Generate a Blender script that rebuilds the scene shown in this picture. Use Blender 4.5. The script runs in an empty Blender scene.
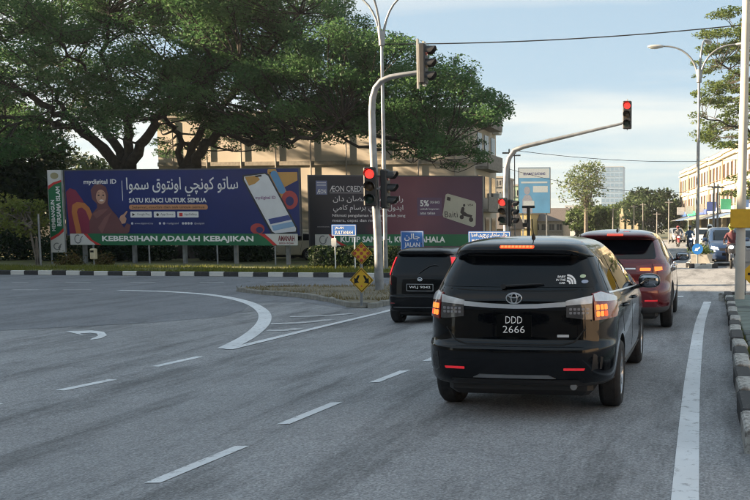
import bpy, bmesh, math, random
import numpy as np
from mathutils import Vector, Matrix, geometry
from mathutils.bvhtree import BVHTree
R = math.radians
random.seed(7)
rng = np.random.default_rng(11)
SC = bpy.context.scene
COL = SC.collection

# ------------------------------------------------------------------ camera
# the photograph is an off-centre crop of a wider phone picture: focal length in photo pixels, principal point, eye height
F, CX, CY, HCAM = 900.0, 578.0, 307.0, 1.66
VPX, HORIZ = 703.0, 228.0
pitch = math.atan((CY - HORIZ) / F)
yaw = math.atan((VPX - CX) / math.hypot(F, CY - HORIZ))
fw = Vector((-math.sin(yaw) * math.cos(pitch), math.cos(yaw) * math.cos(pitch), -math.sin(pitch)))
rt = Vector((math.cos(yaw), math.sin(yaw), 0))
up = rt.cross(fw)
cam = bpy.data.cameras.new('camera')
cam_o = bpy.data.objects.new('camera', cam)
COL.objects.link(cam_o)
cam.sensor_width = 36
cam.lens = F / 750 * 36
cam.shift_x = (375 - CX) / 750
cam.shift_y = (CY - 250) / 750
cam.clip_start = 0.1
cam.clip_end = 6000
mw = Matrix((rt, up, -fw)).transposed().to_4x4()
mw.translation = (0, 0, HCAM)
cam_o.matrix_world = mw
SC.camera = cam_o

# ------------------------------------------------------------------ sun, sky, exposure
SUN_ELEV = R(18)
SUN_DIR = Vector((-0.97, -0.24, 0)).normalized()           # towards the sun (horizontal)
sun_vec = Vector((SUN_DIR.x * math.cos(SUN_ELEV), SUN_DIR.y * math.cos(SUN_ELEV), math.sin(SUN_ELEV)))
sl = bpy.data.lights.new('sun', 'SUN')
sl.energy = 3.9
sl.angle = R(0.6)
sl.color = (1.0, 0.78, 0.52)
so = bpy.data.objects.new('sun', sl)
so.rotation_euler = (-sun_vec).to_track_quat('-Z', 'Y').to_euler()
COL.objects.link(so)

world = bpy.data.worlds.new('World')
SC.world = world
world.use_nodes = True
wn, wl = world.node_tree.nodes, world.node_tree.links
wn.clear()
w_out = wn.new('ShaderNodeOutputWorld')
w_bg = wn.new('ShaderNodeBackground')
w_bg.inputs['Strength'].default_value = 0.062
sky = wn.new('ShaderNodeTexSky')
sky.sky_type = 'NISHITA'
sky.sun_disc = False
sky.sun_elevation = SUN_ELEV
sky.sun_rotation = math.atan2(SUN_DIR.x, SUN_DIR.y)
sky.air_density = 1.0
sky.dust_density = 0.3
sky.ozone_density = 1.6
tc = wn.new('ShaderNodeTexCoord')
sep = wn.new('ShaderNodeSeparateXYZ'); wl.new(tc.outputs['Generated'], sep.inputs[0])
mz = wn.new('ShaderNodeMath'); mz.operation = 'MAXIMUM'; mz.inputs[1].default_value = 0.0; wl.new(sep.outputs[2], mz.inputs[0])
az = wn.new('ShaderNodeMath'); az.operation = 'ADD'; az.inputs[1].default_value = 0.10; wl.new(mz.outputs[0], az.inputs[0])
dx = wn.new('ShaderNodeMath'); dx.operation = 'DIVIDE'; wl.new(sep.outputs[0], dx.inputs[0]); wl.new(az.outputs[0], dx.inputs[1])
dy = wn.new('ShaderNodeMath'); dy.operation = 'DIVIDE'; wl.new(sep.outputs[1], dy.inputs[0]); wl.new(az.outputs[0], dy.inputs[1])
cmb = wn.new('ShaderNodeCombineXYZ'); wl.new(dx.outputs[0], cmb.inputs[0]); wl.new(dy.outputs[0], cmb.inputs[1])
cmap = wn.new('ShaderNodeMapping'); cmap.inputs['Rotation'].default_value = (0, 0, R(-28)); cmap.inputs['Scale'].default_value = (0.55, 1.25, 1)
cmap.inputs['Location'].default_value = (1.3, 0.4, 0)
wl.new(cmb.outputs[0], cmap.inputs[0])
cn = wn.new('ShaderNodeTexNoise'); cn.inputs['Scale'].default_value = 0.85; cn.inputs['Detail'].default_value = 7; cn.inputs['Roughness'].default_value = 0.52; cn.inputs['Distortion'].default_value = 0.5
wl.new(cmap.outputs[0], cn.inputs['Vector'])
cr = wn.new('ShaderNodeValToRGB'); cr.color_ramp.elements[0].position = 0.42; cr.color_ramp.elements[1].position = 0.62
cr.color_ramp.elements[0].color = (1.18, 1.62, 1.95, 1); cr.color_ramp.elements[1].color = (2.28, 2.32, 2.20, 1)   # thin veil, brighter where the streaks are thicker
wl.new(cn.outputs['Fac'], cr.inputs[0])
cmix = wn.new('ShaderNodeMix'); cmix.data_type = 'RGBA'; cmix.inputs['Factor'].default_value = 0.86
wl.new(sky.outputs[0], cmix.inputs['A']); wl.new(cr.outputs[0], cmix.inputs['B'])
wl.new(cmix.outputs['Result'], w_bg.inputs['Color']); wl.new(w_bg.outputs[0], w_out.inputs[0])

SC.view_settings.view_transform = 'Standard'
SC.view_settings.look = 'None'
SC.view_settings.gamma = 1
SC.view_settings.use_curve_mapping = False
SC.view_settings.exposure = 2.55
SC.cycles.use_denoising = True
SC.cycles.filter_width = 1.15
SC.cycles.max_bounces = 6
SC.cycles.transparent_max_bounces = 8
SC.cycles.sample_clamp_indirect = 6

# ------------------------------------------------------------------ picture-to-place helpers
def ss(t):
    t = min(1.0, max(0.0, t)); return t * t * (3 - 2 * t)
def zg(X):                                   # the carriageway falls a little to the left
    return -0.25 * ss((-2.4 - X) / 4.0)
def ray(x, y): return fw + rt * ((x - CX) / F) - up * ((y - CY) / F)
def G(x, y, dz=0.0):                          # where the sight line of a pixel meets the ground (plus dz)
    d = ray(x, y); t = HCAM / -d.z
    for _ in range(25): t = (HCAM - zg(d.x * t) - dz) / -d.z
    return Vector((d.x * t, d.y * t, HCAM + d.z * t))
def at(x, y, Y):                              # a point on a pixel's sight line at distance Y down the road
    d = ray(x, y); t = Y / d.y
    return Vector((d.x * t, Y, HCAM + d.z * t))

# ------------------------------------------------------------------ materials
MATS = {}
def _nodes(name):
    m = bpy.data.materials.new(name); m.use_nodes = True
    n = m.node_tree.nodes; l = m.node_tree.links
    return m, n, l, n['Principled BSDF']
def mat(name, col=(.5, .5, .5), rough=.6, metal=0.0, var=0.12, scale=6.0, bump=0.0, bscale=40.0, coat=0.0, emit=None, estr=0.0, spec=None, col2=None, detail=5, coord='Object'):
    if name in MATS: return MATS[name]
    m, n, l, b = _nodes(name)
    b.inputs['Roughness'].default_value = rough
    b.inputs['Metallic'].default_value = metal
    b.inputs['Coat Weight'].default_value = coat
    b.inputs['Coat Roughness'].default_value = 0.03
    if spec is not None: b.inputs['Specular IOR Level'].default_value = spec
    tcn = n.new('ShaderNodeTexCoord')
    if var > 0 or col2:
        nz = n.new('ShaderNodeTexNoise'); nz.inputs['Scale'].default_value = scale; nz.inputs['Detail'].default_value = detail
        l.new(tcn.outputs[coord], nz.inputs['Vector'])
        rp = n.new('ShaderNodeValToRGB')
        rp.color_ramp.elements[0].position = .3; rp.color_ramp.elements[1].position = .7
        c2 = col2 if col2 else tuple(min(1, c * (1 + var)) for c in col)
        c1 = col if col2 else tuple(c * (1 - var) for c in col)
        rp.color_ramp.elements[0].color = (*c1, 1); rp.color_ramp.elements[1].color = (*c2, 1)
        l.new(nz.outputs['Fac'], rp.inputs[0]); l.new(rp.outputs[0], b.inputs['Base Color'])
    else:
        b.inputs['Base Color'].default_value = (*col, 1)
    if bump > 0:
        bz = n.new('ShaderNodeTexNoise'); bz.inputs['Scale'].default_value = bscale; bz.inputs['Detail'].default_value = 4
        l.new(tcn.outputs[coord], bz.inputs['Vector'])
        bp = n.new('ShaderNodeBump'); bp.inputs['Strength'].default_value = bump; bp.inputs['Distance'].default_value = .02
        l.new(bz.outputs['Fac'], bp.inputs['Height']); l.new(bp.outputs[0], b.inputs['Normal'])
    if emit:
        b.inputs['Emission Color'].default_value = (*emit, 1); b.inputs['Emission Strength'].default_value = estr
    MATS[name] = m
    return m

def mat_asphalt(name, base, speck=.42, stain=.40):
    m, n, l, b = _nodes(name)
    b.inputs['Roughness'].default_value = .82
    b.inputs['Specular IOR Level'].default_value = .35
    t = n.new('ShaderNodeTexCoord')
    fine = n.new('ShaderNodeTexNoise'); fine.inputs['Scale'].default_value = 55; fine.inputs['Detail'].default_value = 3; fine.inputs['Roughness'].default_value = .75
    vor = n.new('ShaderNodeTexVoronoi'); vor.inputs['Scale'].default_value = 62
    big = n.new('ShaderNodeTexNoise'); big.inputs['Scale'].default_value = .55; big.inputs['Detail'].default_value = 6; big.inputs['Roughness'].default_value = .65
    mp = n.new('ShaderNodeMapping'); mp.inputs['Scale'].default_value = (1.5, .22, 1)
    st = n.new('ShaderNodeTexNoise'); st.inputs['Scale'].default_value = 1.1; st.inputs['Detail'].default_value = 8; st.inputs['Roughness'].default_value = .7
    oil = n.new('ShaderNodeTexNoise'); oil.inputs['Scale'].default_value = 2.6; oil.inputs['Detail'].default_value = 5; oil.inputs['Roughness'].default_value = .6
    for x in (fine, vor, big, oil): l.new(t.outputs['Object'], x.inputs['Vector'])
    l.new(t.outputs['Object'], mp.inputs[0]); l.new(mp.outputs[0], st.inputs['Vector'])
    def ramp(src, p0, p1, v0, v1):
        r = n.new('ShaderNodeValToRGB'); e = r.color_ramp.elements
        e[0].position, e[1].position = p0, p1
        e[0].color = (v0, v0, v0, 1); e[1].color = (v1, v1, v1, 1)
        l.new(src, r.inputs[0]); return r.outputs[0]
    def mul(a, c):
        x = n.new('ShaderNodeMix'); x.data_type = 'RGBA'; x.blend_type = 'MULTIPLY'; x.inputs['Factor'].default_value = 1
        l.new(a, x.inputs['A']); l.new(c, x.inputs['B']); return x.outputs['Result']
    rgb = n.new('ShaderNodeRGB'); rgb.outputs[0].default_value = (*base, 1)
    c = mul(rgb.outputs[0], ramp(fine.outputs['Fac'], .3, .72, 1 - speck, 1 + speck))
    c = mul(c, ramp(vor.outputs['Color'], .15, .9, .78, 1.26))
    c = mul(c, ramp(big.outputs['Fac'], .3, .72, .86, 1.14))
    c = mul(c, ramp(st.outputs['Fac'], .36, .52, 1 - stain, 1.06))
    c = mul(c, ramp(oil.outputs['Fac'], .28, .44, .84, 1.03))
    l.new(c, b.inputs['Base Color'])
    bp = n.new('ShaderNodeBump'); bp.inputs['Strength'].default_value = .7; bp.inputs['Distance'].default_value = .008
    l.new(fine.outputs['Fac'], bp.inputs['Height']); l.new(bp.outputs[0], b.inputs['Normal'])
    MATS[name] = m
    return m

def mat_worn_paint(name, paint, under, amount=.42):
    m, n, l, b = _nodes(name)
    b.inputs['Roughness'].default_value = .75
    t = n.new('ShaderNodeTexCoord')
    a = n.new('ShaderNodeTexNoise'); a.inputs['Scale'].default_value = 9; a.inputs['Detail'].default_value = 9; a.inputs['Roughness'].default_value = .75
    g = n.new('ShaderNodeTexNoise'); g.inputs['Scale'].default_value = 1.2; g.inputs['Detail'].default_value = 4
    l.new(t.outputs['Object'], a.inputs['Vector']); l.new(t.outputs['Object'], g.inputs['Vector'])
    r = n.new('ShaderNodeValToRGB'); r.color_ramp.elements[0].position = amount - .06; r.color_ramp.elements[1].position = amount + .05
    l.new(a.outputs['Fac'], r.inputs[0])
    x = n.new('ShaderNodeMix'); x.data_type = 'RGBA'
    l.new(r.outputs[0], x.inputs['Factor']); x.inputs['A'].default_value = (*under, 1)
    r2 = n.new('ShaderNodeValToRGB'); r2.color_ramp.elements[0].position = .3; r2.color_ramp.elements[1].position = .7
    r2.color_ramp.elements[0].color = (*[c * .8 for c in paint], 1); r2.color_ramp.elements[1].color = (*paint, 1)
    l.new(g.outputs['Fac'], r2.inputs[0]); l.new(r2.outputs[0], x.inputs['B'])
    l.new(x.outputs['Result'], b.inputs['Base Color'])
    MATS[name] = m
    return m

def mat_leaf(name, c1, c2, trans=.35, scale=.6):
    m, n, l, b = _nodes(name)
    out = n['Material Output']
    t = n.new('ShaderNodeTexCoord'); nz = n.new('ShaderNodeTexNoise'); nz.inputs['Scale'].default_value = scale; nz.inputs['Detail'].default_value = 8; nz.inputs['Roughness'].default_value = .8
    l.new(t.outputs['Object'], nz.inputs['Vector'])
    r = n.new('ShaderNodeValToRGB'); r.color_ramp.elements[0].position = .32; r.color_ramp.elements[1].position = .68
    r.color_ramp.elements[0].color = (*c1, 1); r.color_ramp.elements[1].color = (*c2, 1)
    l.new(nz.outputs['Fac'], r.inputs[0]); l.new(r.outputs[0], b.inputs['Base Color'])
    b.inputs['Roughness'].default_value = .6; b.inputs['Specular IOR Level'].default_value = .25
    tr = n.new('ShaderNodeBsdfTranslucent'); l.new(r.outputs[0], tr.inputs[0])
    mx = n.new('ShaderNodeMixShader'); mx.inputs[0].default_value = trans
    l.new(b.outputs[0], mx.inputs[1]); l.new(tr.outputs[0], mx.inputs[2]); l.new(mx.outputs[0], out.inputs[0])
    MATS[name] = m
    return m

def mat_emit(name, col, strength, base=None):
    return mat(name, base or col, rough=.3, var=0, emit=col, estr=strength)

def mat_gradient(name, stops, axis=0, lo=-1., hi=1., noise=.0):
    m, n, l, b = _nodes(name)
    b.inputs['Roughness'].default_value = .55
    t = n.new('ShaderNodeTexCoord'); s = n.new('ShaderNodeSeparateXYZ'); l.new(t.outputs['Object'], s.inputs[0])
    mr = n.new('ShaderNodeMapRange'); mr.inputs[1].default_value = lo; mr.inputs[2].default_value = hi
    ad = n.new('ShaderNodeMath'); ad.operation = 'ADD'
    nz = n.new('ShaderNodeTexNoise'); nz.inputs['Scale'].default_value = .5; nz.inputs['Detail'].default_value = 3; l.new(t.outputs['Object'], nz.inputs['Vector'])
    sc = n.new('ShaderNodeMath'); sc.operation = 'MULTIPLY_ADD'; sc.inputs[1].default_value = noise; sc.inputs[2].default_value = -noise / 2
    l.new(nz.outputs['Fac'], sc.inputs[0]); l.new(s.outputs[axis], mr.inputs[0]); l.new(mr.outputs[0], ad.inputs[0]); l.new(sc.outputs[0], ad.inputs[1])
    r = n.new('ShaderNodeValToRGB')
    while len(r.color_ramp.elements) < len(stops): r.color_ramp.elements.new(.5)
    for e, (p, c) in zip(r.color_ramp.elements, stops): e.position = p; e.color = (*c, 1)
    l.new(ad.outputs[0], r.inputs[0]); l.new(r.outputs[0], b.inputs['Base Color'])
    MATS[name] = m
    return m

# ------------------------------------------------------------------ mesh builder
class MB:
    def __init__(s): s.v = []; s.f = []
    def add(s, vs, fs):
        o = len(s.v); s.v += [tuple(v) for v in vs]; s.f += [tuple(i + o for i in f) for f in fs]; return s
    def box(s, c, d, rz=0, taper=1.0):
        x, y, z = d[0] / 2, d[1] / 2, d[2] / 2; ca, sa = math.cos(rz), math.sin(rz); vs = []
        for k in (-1, 1):
            q = taper if k > 0 else 1
            for (i, j) in ((-1, -1), (1, -1), (1, 1), (-1, 1)):
                px, py = i * x * q, j * y * q
                vs.append((c[0] + px * ca - py * sa, c[1] + px * sa + py * ca, c[2] + k * z))
        return s.add(vs, [(3, 2, 1, 0), (4, 5, 6, 7), (0, 1, 5, 4), (1, 2, 6, 5), (2, 3, 7, 6), (3, 0, 4, 7)])
    def bbox(s, c, d, b=.02, rz=0):            # box with chamfered edges
        x, y, z = d[0] / 2, d[1] / 2, d[2] / 2; vs = []; ca, sa = math.cos(rz), math.sin(rz)
        prof = [(-z, b), (-z + b, 0), (z - b, 0), (z, b)]
        for (h, ins) in prof:
            X, Y = x - ins, y - ins
            for (i, j) in ((-X + b, -Y), (X - b, -Y), (X, -Y + b), (X, Y - b), (X - b, Y), (-X + b, Y), (-X, Y - b), (-X, -Y + b)):
                vs.append((c[0] + i * ca - j * sa, c[1] + i * sa + j * ca, c[2] + h))
        fs = [tuple(range(7, -1, -1)), tuple(range(24, 32))]
        for k in range(3):
            for i in range(8):
                j = (i + 1) % 8; fs.append((k * 8 + i, k * 8 + j, k * 8 + 8 + j, k * 8 + 8 + i))
        return s.add(vs, fs)
    def tube(s, pts, rad, n=8, cap=True):
        pts = [Vector(p) for p in pts]
        if not hasattr(rad, '__len__'): rad = [rad] * len(pts)
        vs = []; prev = None
        for i, p in enumerate(pts):
            t = (pts[min(i + 1, len(pts) - 1)] - pts[max(i - 1, 0)]).normalized()
            if prev is None: a = t.orthogonal().normalized()
            else:
                a = prev - t * prev.dot(t)
                a = a.normalized() if a.length > 1e-6 else t.orthogonal().normalized()
            prev = a; b_ = t.cross(a)
            for k in range(n):
                q = 2 * math.pi * k / n
                vs.append(p + (a * math.cos(q) + b_ * math.sin(q)) * rad[i])
        fs = []
        for i in range(len(pts) - 1):
            for k in range(n):
                j = (k + 1) % n
                fs.append((i * n + k, i * n + j, i * n + n + j, i * n + n + k))
        if cap:
            fs.append(tuple(range(n - 1, -1, -1))); fs.append(tuple((len(pts) - 1) * n + k for k in range(n)))
        return s.add(vs, fs)
    def cyl(s, c, r, h, n=20, axis='z', r2=None):
        a = {'x': Vector((1, 0, 0)), 'y': Vector((0, 1, 0)), 'z': Vector((0, 0, 1))}[axis]
        c = Vector(c); return s.tube([c - a * h / 2, c + a * h / 2], [r, r if r2 is None else r2], n)
    def lathe(s, prof, n=28, axis='x', c=(0, 0, 0), arc=1.0):      # prof: (along axis, radius)
        vs = []; m = len(prof)
        for k in range(n):
            q = 2 * math.pi * k / n
            for (a, r) in prof:
                p = (a, r * math.cos(q), r * math.sin(q)) if axis == 'x' else ((r * math.cos(q), a, r * math.sin(q)) if axis == 'y' else (r * math.cos(q), r * math.sin(q), a))
                vs.append((p[0] + c[0], p[1] + c[1], p[2] + c[2]))
        fs = []
        for k in range(n):
            j = (k + 1) % n
            for i in range(m - 1): fs.append((k * m + i, k * m + i + 1, j * m + i + 1, j * m + i))
        return s.add(vs, fs)
    def flat(s, poly, y=0.0):                   # polygon in the x-z plane facing -y
        return s.add([(p[0], y, p[1]) for p in poly], [tuple(range(len(poly)))])
    def prism(s, poly, y0, y1):                 # outline in x-z extruded along y
        n = len(poly); vs = [(p[0], y0, p[1]) for p in poly] + [(p[0], y1, p[1]) for p in poly]
        fs = [tuple(range(n)), tuple(range(2 * n - 1, n - 1, -1))]
        for i in range(n): j = (i + 1) % n; fs.append((i, i + n, j + n, j))
        return s.add(vs, fs)
    def mesh(s, name, smooth=None):
        me = bpy.data.meshes.new(name); me.from_pydata(s.v, [], s.f)
        bm = bmesh.new(); bm.from_mesh(me); bmesh.ops.recalc_face_normals(bm, faces=bm.faces); bm.to_mesh(me); bm.free()
        finish(me, smooth); return me

def finish(me, smooth=None):
    if smooth is not None:
        me.polygons.foreach_set('use_smooth', [True] * len(me.polygons))
        me.set_sharp_from_angle(angle=R(smooth))
    me.update()

def obj(name, geo, m, parent=None, loc=None, rz=0, smooth=None):
    me = geo.mesh(name, smooth) if isinstance(geo, MB) else geo
    if m is not None:
        me.materials.clear(); me.materials.append(m)
    o = bpy.data.objects.new(name, me); COL.objects.link(o)
    if parent: o.parent = parent
    if loc is not None: o.location = loc
    if rz: o.rotation_euler = (0, 0, rz)
    return o
def tag(o, label=None, cat=None, group=None, kind=None):
    if label: o['label'] = label
    if cat: o['category'] = cat
    if group: o['group'] = group
    if kind: o['kind'] = kind
    return o
def thing(name, label, cat, loc=(0, 0, 0), rz=0, group=None):
    o = bpy.data.objects.new(name, None); COL.objects.link(o); o.empty_display_size = .2
    o.location = loc; o.rotation_euler = (0, 0, rz)
    return tag(o, label, cat, group)
def copy_tree(o, parent=None):
    c = o.copy(); COL.objects.link(c)
    if parent: c.parent = parent
    for ch in [k for k in o.children]: copy_tree(ch, c)
    return c

# lettering: shaped text (right-to-left joined letters included) turned into flat mesh
AF = {'ا': (0xFE8D, 0xFE8E, 0, 0), 'ب': (0xFE8F, 0xFE90, 0xFE91, 0xFE92), 'ت': (0xFE95, 0xFE96, 0xFE97, 0xFE98), 'ر': (0xFEAD, 0xFEAE, 0, 0),
      'س': (0xFEB1, 0xFEB2, 0xFEB3, 0xFEB4), 'د': (0xFEA9, 0xFEAA, 0, 0), 'م': (0xFEE1, 0xFEE2, 0xFEE3, 0xFEE4), 'ن': (0xFEE5, 0xFEE6, 0xFEE7, 0xFEE8),
      'و': (0xFEED, 0xFEEE, 0, 0), 'ي': (0xFEF1, 0xFEF2, 0xFEF3, 0xFEF4), 'ك': (0xFED9, 0xFEDA, 0xFEDB, 0xFEDC), 'ق': (0xFED5, 0xFED6, 0xFED7, 0xFED8),
      'چ': (0xFB7A, 0xFB7B, 0xFB7C, 0xFB7D), 'ه': (0xFEE9, 0xFEEA, 0xFEEB, 0xFEEC), 'ل': (0xFEDD, 0xFEDE, 0xFEDF, 0xFEE0), 'ف': (0xFED1, 0xFED2, 0xFED3, 0xFED4),
      'ض': (0xFEBD, 0xFEBE, 0xFEBF, 0xFEC0), 'ط': (0xFEC1, 0xFEC2, 0xFEC3, 0xFEC4), 'ج': (0xFE9D, 0xFE9E, 0xFE9F, 0xFEA0), 'ش': (0xFEB5, 0xFEB6, 0xFEB7, 0xFEB8)}
def jawi(s):
    out = []
    for i, ch in enumerate(s):
        if ch not in AF: out.append(ch); continue
        pj = i > 0 and s[i - 1] in AF and AF[s[i - 1]][2] != 0
        nj = AF[ch][2] != 0 and i + 1 < len(s) and s[i + 1] in AF
        k = 3 if (pj and nj) else 1 if pj else 2 if nj else 0
        out.append(chr(AF[ch][k]))
    return ''.join(reversed(out))
_txt_cache = {}
def text_mesh(body, bold=0.0):
    key = (body, bold)
    if key not in _txt_cache:
        c = bpy.data.curves.new('lettering', 'FONT'); c.body = body; c.resolution_u = 2; c.offset = bold
        o = bpy.data.objects.new('lettering', c); COL.objects.link(o)
        bpy.context.view_layer.update()
        me = bpy.data.meshes.new_from_object(o.evaluated_get(bpy.context.evaluated_depsgraph_get()))
        bpy.data.objects.remove(o); bpy.data.curves.remove(c)
        co = np.empty(len(me.vertices) * 3); me.vertices.foreach_get('co', co); co = co.reshape(-1, 3)
        faces = [tuple(p.vertices) for p in me.polygons]
        bpy.data.meshes.remove(me)
        _txt_cache[key] = (co, faces)
    return _txt_cache[key]
def text_mb(body, box, y=0.0, bold=0.0, mb=None, shear=0.0, fit=True, rot=0):
    """lettering fitted into box (x0, z0, x1, z1) of the x-z plane, facing -y"""
    co, faces = text_mesh(body, bold)
    lo, hi = co.min(0), co.max(0)
    w, h = hi[0] - lo[0], hi[1] - lo[1]
    x0, z0, x1, z1 = box; mb = mb or MB()
    vs = []
    for p in co:
        u, v = (p[0] - lo[0]) / w, (p[1] - lo[1]) / h
        if rot == 0: q = (x0 + u * (x1 - x0) + shear * v, y, z0 + v * (z1 - z0))
        else: q = (x0 + (1 - v) * (x1 - x0), y, z0 + u * (z1 - z0))
        vs.append(q)
    return mb.add(vs, faces)
def ell(cx, cz, rx, rz, n=24, a0=0, a1=360, rot=0):
    out = []
    for i in range(n):
        a = R(a0 + (a1 - a0) * i / (n if a1 - a0 == 360 else n - 1))
        x, z = rx * math.cos(a), rz * math.sin(a); c, s_ = math.cos(R(rot)), math.sin(R(rot))
        out.append((cx + x * c - z * s_, cz + x * s_ + z * c))
    return out
def rrect(x0, z0, x1, z1, r, n=5):
    out = []
    for (cx, cz, a) in ((x1 - r, z0 + r, -90), (x1 - r, z1 - r, 0), (x0 + r, z1 - r, 90), (x0 + r, z0 + r, 180)):
        for i in range(n): q = R(a + 90 * i / (n - 1)); out.append((cx + r * math.cos(q), cz + r * math.sin(q)))
    return out
def rot2(poly, cx, cz, deg):
    c, s_ = math.cos(R(deg)), math.sin(R(deg))
    return [(cx + (x - cx) * c - (z - cz) * s_, cz + (x - cx) * s_ + (z - cz) * c) for x, z in poly]

# ------------------------------------------------------------------ common materials
M_asph = mat_asphalt('asphalt', (.265, .268, .276))
M_asph2 = mat_asphalt('asphalt_newer', (.190, .196, .212), .4, .2)
M_mark = mat_worn_paint('road_paint', (.76, .78, .80), (.29, .29, .30), .40)
M_mark2 = mat_worn_paint('road_paint_faded', (.58, .59, .60), (.25, .25, .26), .44)
M_kw = mat_worn_paint('kerb_paint_white', (.66, .66, .63), (.25, .24, .22), .36)
M_kb = mat_worn_paint('kerb_paint_black', (.035, .035, .037), (.16, .15, .14), .38)
M_kw2 = mat_worn_paint('kerb_paint_white_worn', (.48, .47, .44), (.14, .13, .12), .47)
M_conc = mat('concrete', (.33, .32, .29), .85, var=.25, scale=3, bump=.3)
M_galv = mat('galvanised_steel', (.25, .26, .27), .5, metal=.6, var=.25, scale=4)
M_pole = mat('painted_pole_grey', (.40, .41, .41), .5, metal=.25, var=.15, scale=3)
M_blk = mat('black_plastic', (.012, .012, .013), .45, var=.2)
M_rub = mat('tyre_rubber', (.014, .014, .015), .8, var=.3, scale=20, bump=.2)
M_dark = mat('dark_gap', (.004, .004, .004), .8, var=0)
M_chrome = mat('chrome', (.88, .89, .92), .30, metal=1.0, var=.03)
M_alloy = mat('alloy_rim', (.46, .47, .49), .28, metal=.9, var=.08)
M_glass = mat('tinted_glass', (.003, .004, .006), .03, var=0, spec=.35)
M_white = mat('white_print', (.72, .72, .72), .5, var=.05)
M_platew = mat('plate_white', (.78, .78, .78), .5, var=.03)
M_bark = mat('bark', (.034, .028, .022), .9, var=.45, scale=5, bump=.8, bscale=14)
M_barkl = mat('bark_pale', (.14, .12, .10), .9, var=.35, scale=5, bump=.6, bscale=14)

# ------------------------------------------------------------------ ground, road, markings
def sheet(name, poly, dz, m, parent=None, step=.6):
    """flat polygon (world x, y) laid on the ground, cut finely enough across to follow its fall"""
    poly = [Vector((p[0], p[1])) for p in poly]
    if sum(a.x * b_.y - b_.x * a.y for a, b_ in zip(poly, poly[1:] + poly[:1])) < 0: poly.reverse()
    xs = [p.x for p in poly]; ys = [p.y for p in poly]
    pts = list(poly); n = len(poly)
    edges = [(i, (i + 1) % n) for i in range(n)]
    k = n
    for x in (-6.4, -5.9, -5.4, -4.9, -4.4, -3.9, -3.4, -2.9, -2.4):          # the same cross-fall stations as the ground sheet
        if min(xs) + .01 < x < max(xs) - .01:
            pts += [Vector((x, min(ys) - 1)), Vector((x, max(ys) + 1))]; edges.append((k, k + 1)); k += 2
    r = geometry.delaunay_2d_cdt(pts, edges, [list(range(n))], 0, 1e-5)
    vs, fs, orig = r[0], r[2], r[5]
    keep = [f for f, o_ in zip(fs, orig) if len(o_)]
    used = sorted({i for f in keep for i in f}); mp = {i: k for k, i in enumerate(used)}
    mb = MB(); mb.add([(vs[i].x, vs[i].y, zg(vs[i].x) + dz) for i in used], [tuple(mp[i] for i in f) for f in keep])
    me = mb.mesh(name)
    if len(me.polygons) and me.polygons[0].normal.z < 0: me.flip_normals()
    return obj(name, me, m, parent)

M_earth = mat('earth', (.12, .105, .075), .95, var=.3, scale=.4, col2=(.10, .12, .05), detail=8)
gb = MB()
xs = [-2500, -300, -60, -20, -9, -6.4, -5.9, -5.4, -4.9, -4.4, -3.9, -3.4, -2.9, -2.4, -1, 0, 5, 20, 60, 300, 2500]
yy = [-300, 0, 40, 120, 400, 1200, 4500]
gb.add([(x, y, zg(x)) for y in yy for x in xs], [(j * len(xs) + i, j * len(xs) + i + 1, (j + 1) * len(xs) + i + 1, (j + 1) * len(xs) + i) for j in range(len(yy) - 1) for i in range(len(xs) - 1)])
ground = tag(obj('ground', gb, M_earth), kind='structure', label='bare earth and thin grass ground reaching to the horizon')
KY = 33.2                                          # face of the far kerb of the crossing road
road = sheet('road', [(-70, -30), (60, -30), (60, KY), (9, KY), (7, 62), (-2, 130), (-30, 260), (-45, 260), (-13, 130), (-5.4, 62), (-5.4, KY), (-70, KY)], .004, M_asph)
tag(road, kind='structure', label='grey asphalt junction with worn lane markings')
pb = [G(-40, 333), G(0, 331), G(76, 327), G(152, 323), G(223, 317), G(243, 311), G(252, 303), G(300, 302), G(345, 309), G(395, 306)]
patch = sheet('resurfaced_road', [(p.x, p.y) for p in pb] + [(-5.6, 26.5), (-5.6, KY - .02), (-69.9, KY - .02), (-69.9, pb[0].y)], .008, M_asph2)
tag(patch, kind='structure', label='darker newer asphalt of the crossing road')

def line_strip(name, pts, w, dz=.008, m=None, parent=None, taper=None):
    pts = [Vector((p[0], p[1])) for p in pts]; L = []; Rr = []
    for i, p in enumerate(pts):
        t = (pts[min(i + 1, len(pts) - 1)] - pts[max(i - 1, 0)]).normalized(); nn = Vector((-t.y, t.x))
        ww = w if taper is None else taper[i]
        L.append(p + nn * ww / 2); Rr.append(p - nn * ww / 2)
    return sheet(name, L + Rr[::-1], dz, m or M_mark, parent or road)
def smooth_pts(pts, n=6):
    out = []; P = [Vector((p[0], p[1])) for p in pts]
    for i in range(len(P) - 1):
        p0, p1, p2, p3 = P[max(i - 1, 0)], P[i], P[i + 1], P[min(i + 2, len(P) - 1)]
        for k in range(n):
            t = k / n
            out.append(.5 * ((2 * p1) + (p2 - p0) * t + (2 * p0 - 5 * p1 + 4 * p2 - p3) * t * t + (3 * p1 - p0 - 3 * p2 + p3) * t ** 3))
    return out + [P[-1]]
# lane dashes (photo pixels of their ends)
for (a, b_) in (((152, 484), (242, 447)), ((283, 425), (337, 403)), ((374, 383), (405, 371)), ((427, 361.5), (446, 353)), ((60, 391), (113, 380)), ((155, 367), (200, 357)), ((-45, 412), (0, 404))):
    line_strip('lane_dash', [G(*a), G(*b_)], .13)
# cross-road dashes
for y, spans in ((282.6, ((12, 28), (65, 91), (130, 155), (200, 224), (266, 294))), (290.2, ((12, 38), (63, 91)))):
    for (a, b_) in spans:
        line_strip('lane_dash', [G(a, y), G(b_, y)], .16, .012, M_mark2)
# edge line along the median
line_strip('edge_line', smooth_pts([G(684, 520), G(685, 500), G(690, 412), G(693.8, 368), G(700, 324), G(707.5, 302)]), .17)
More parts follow.
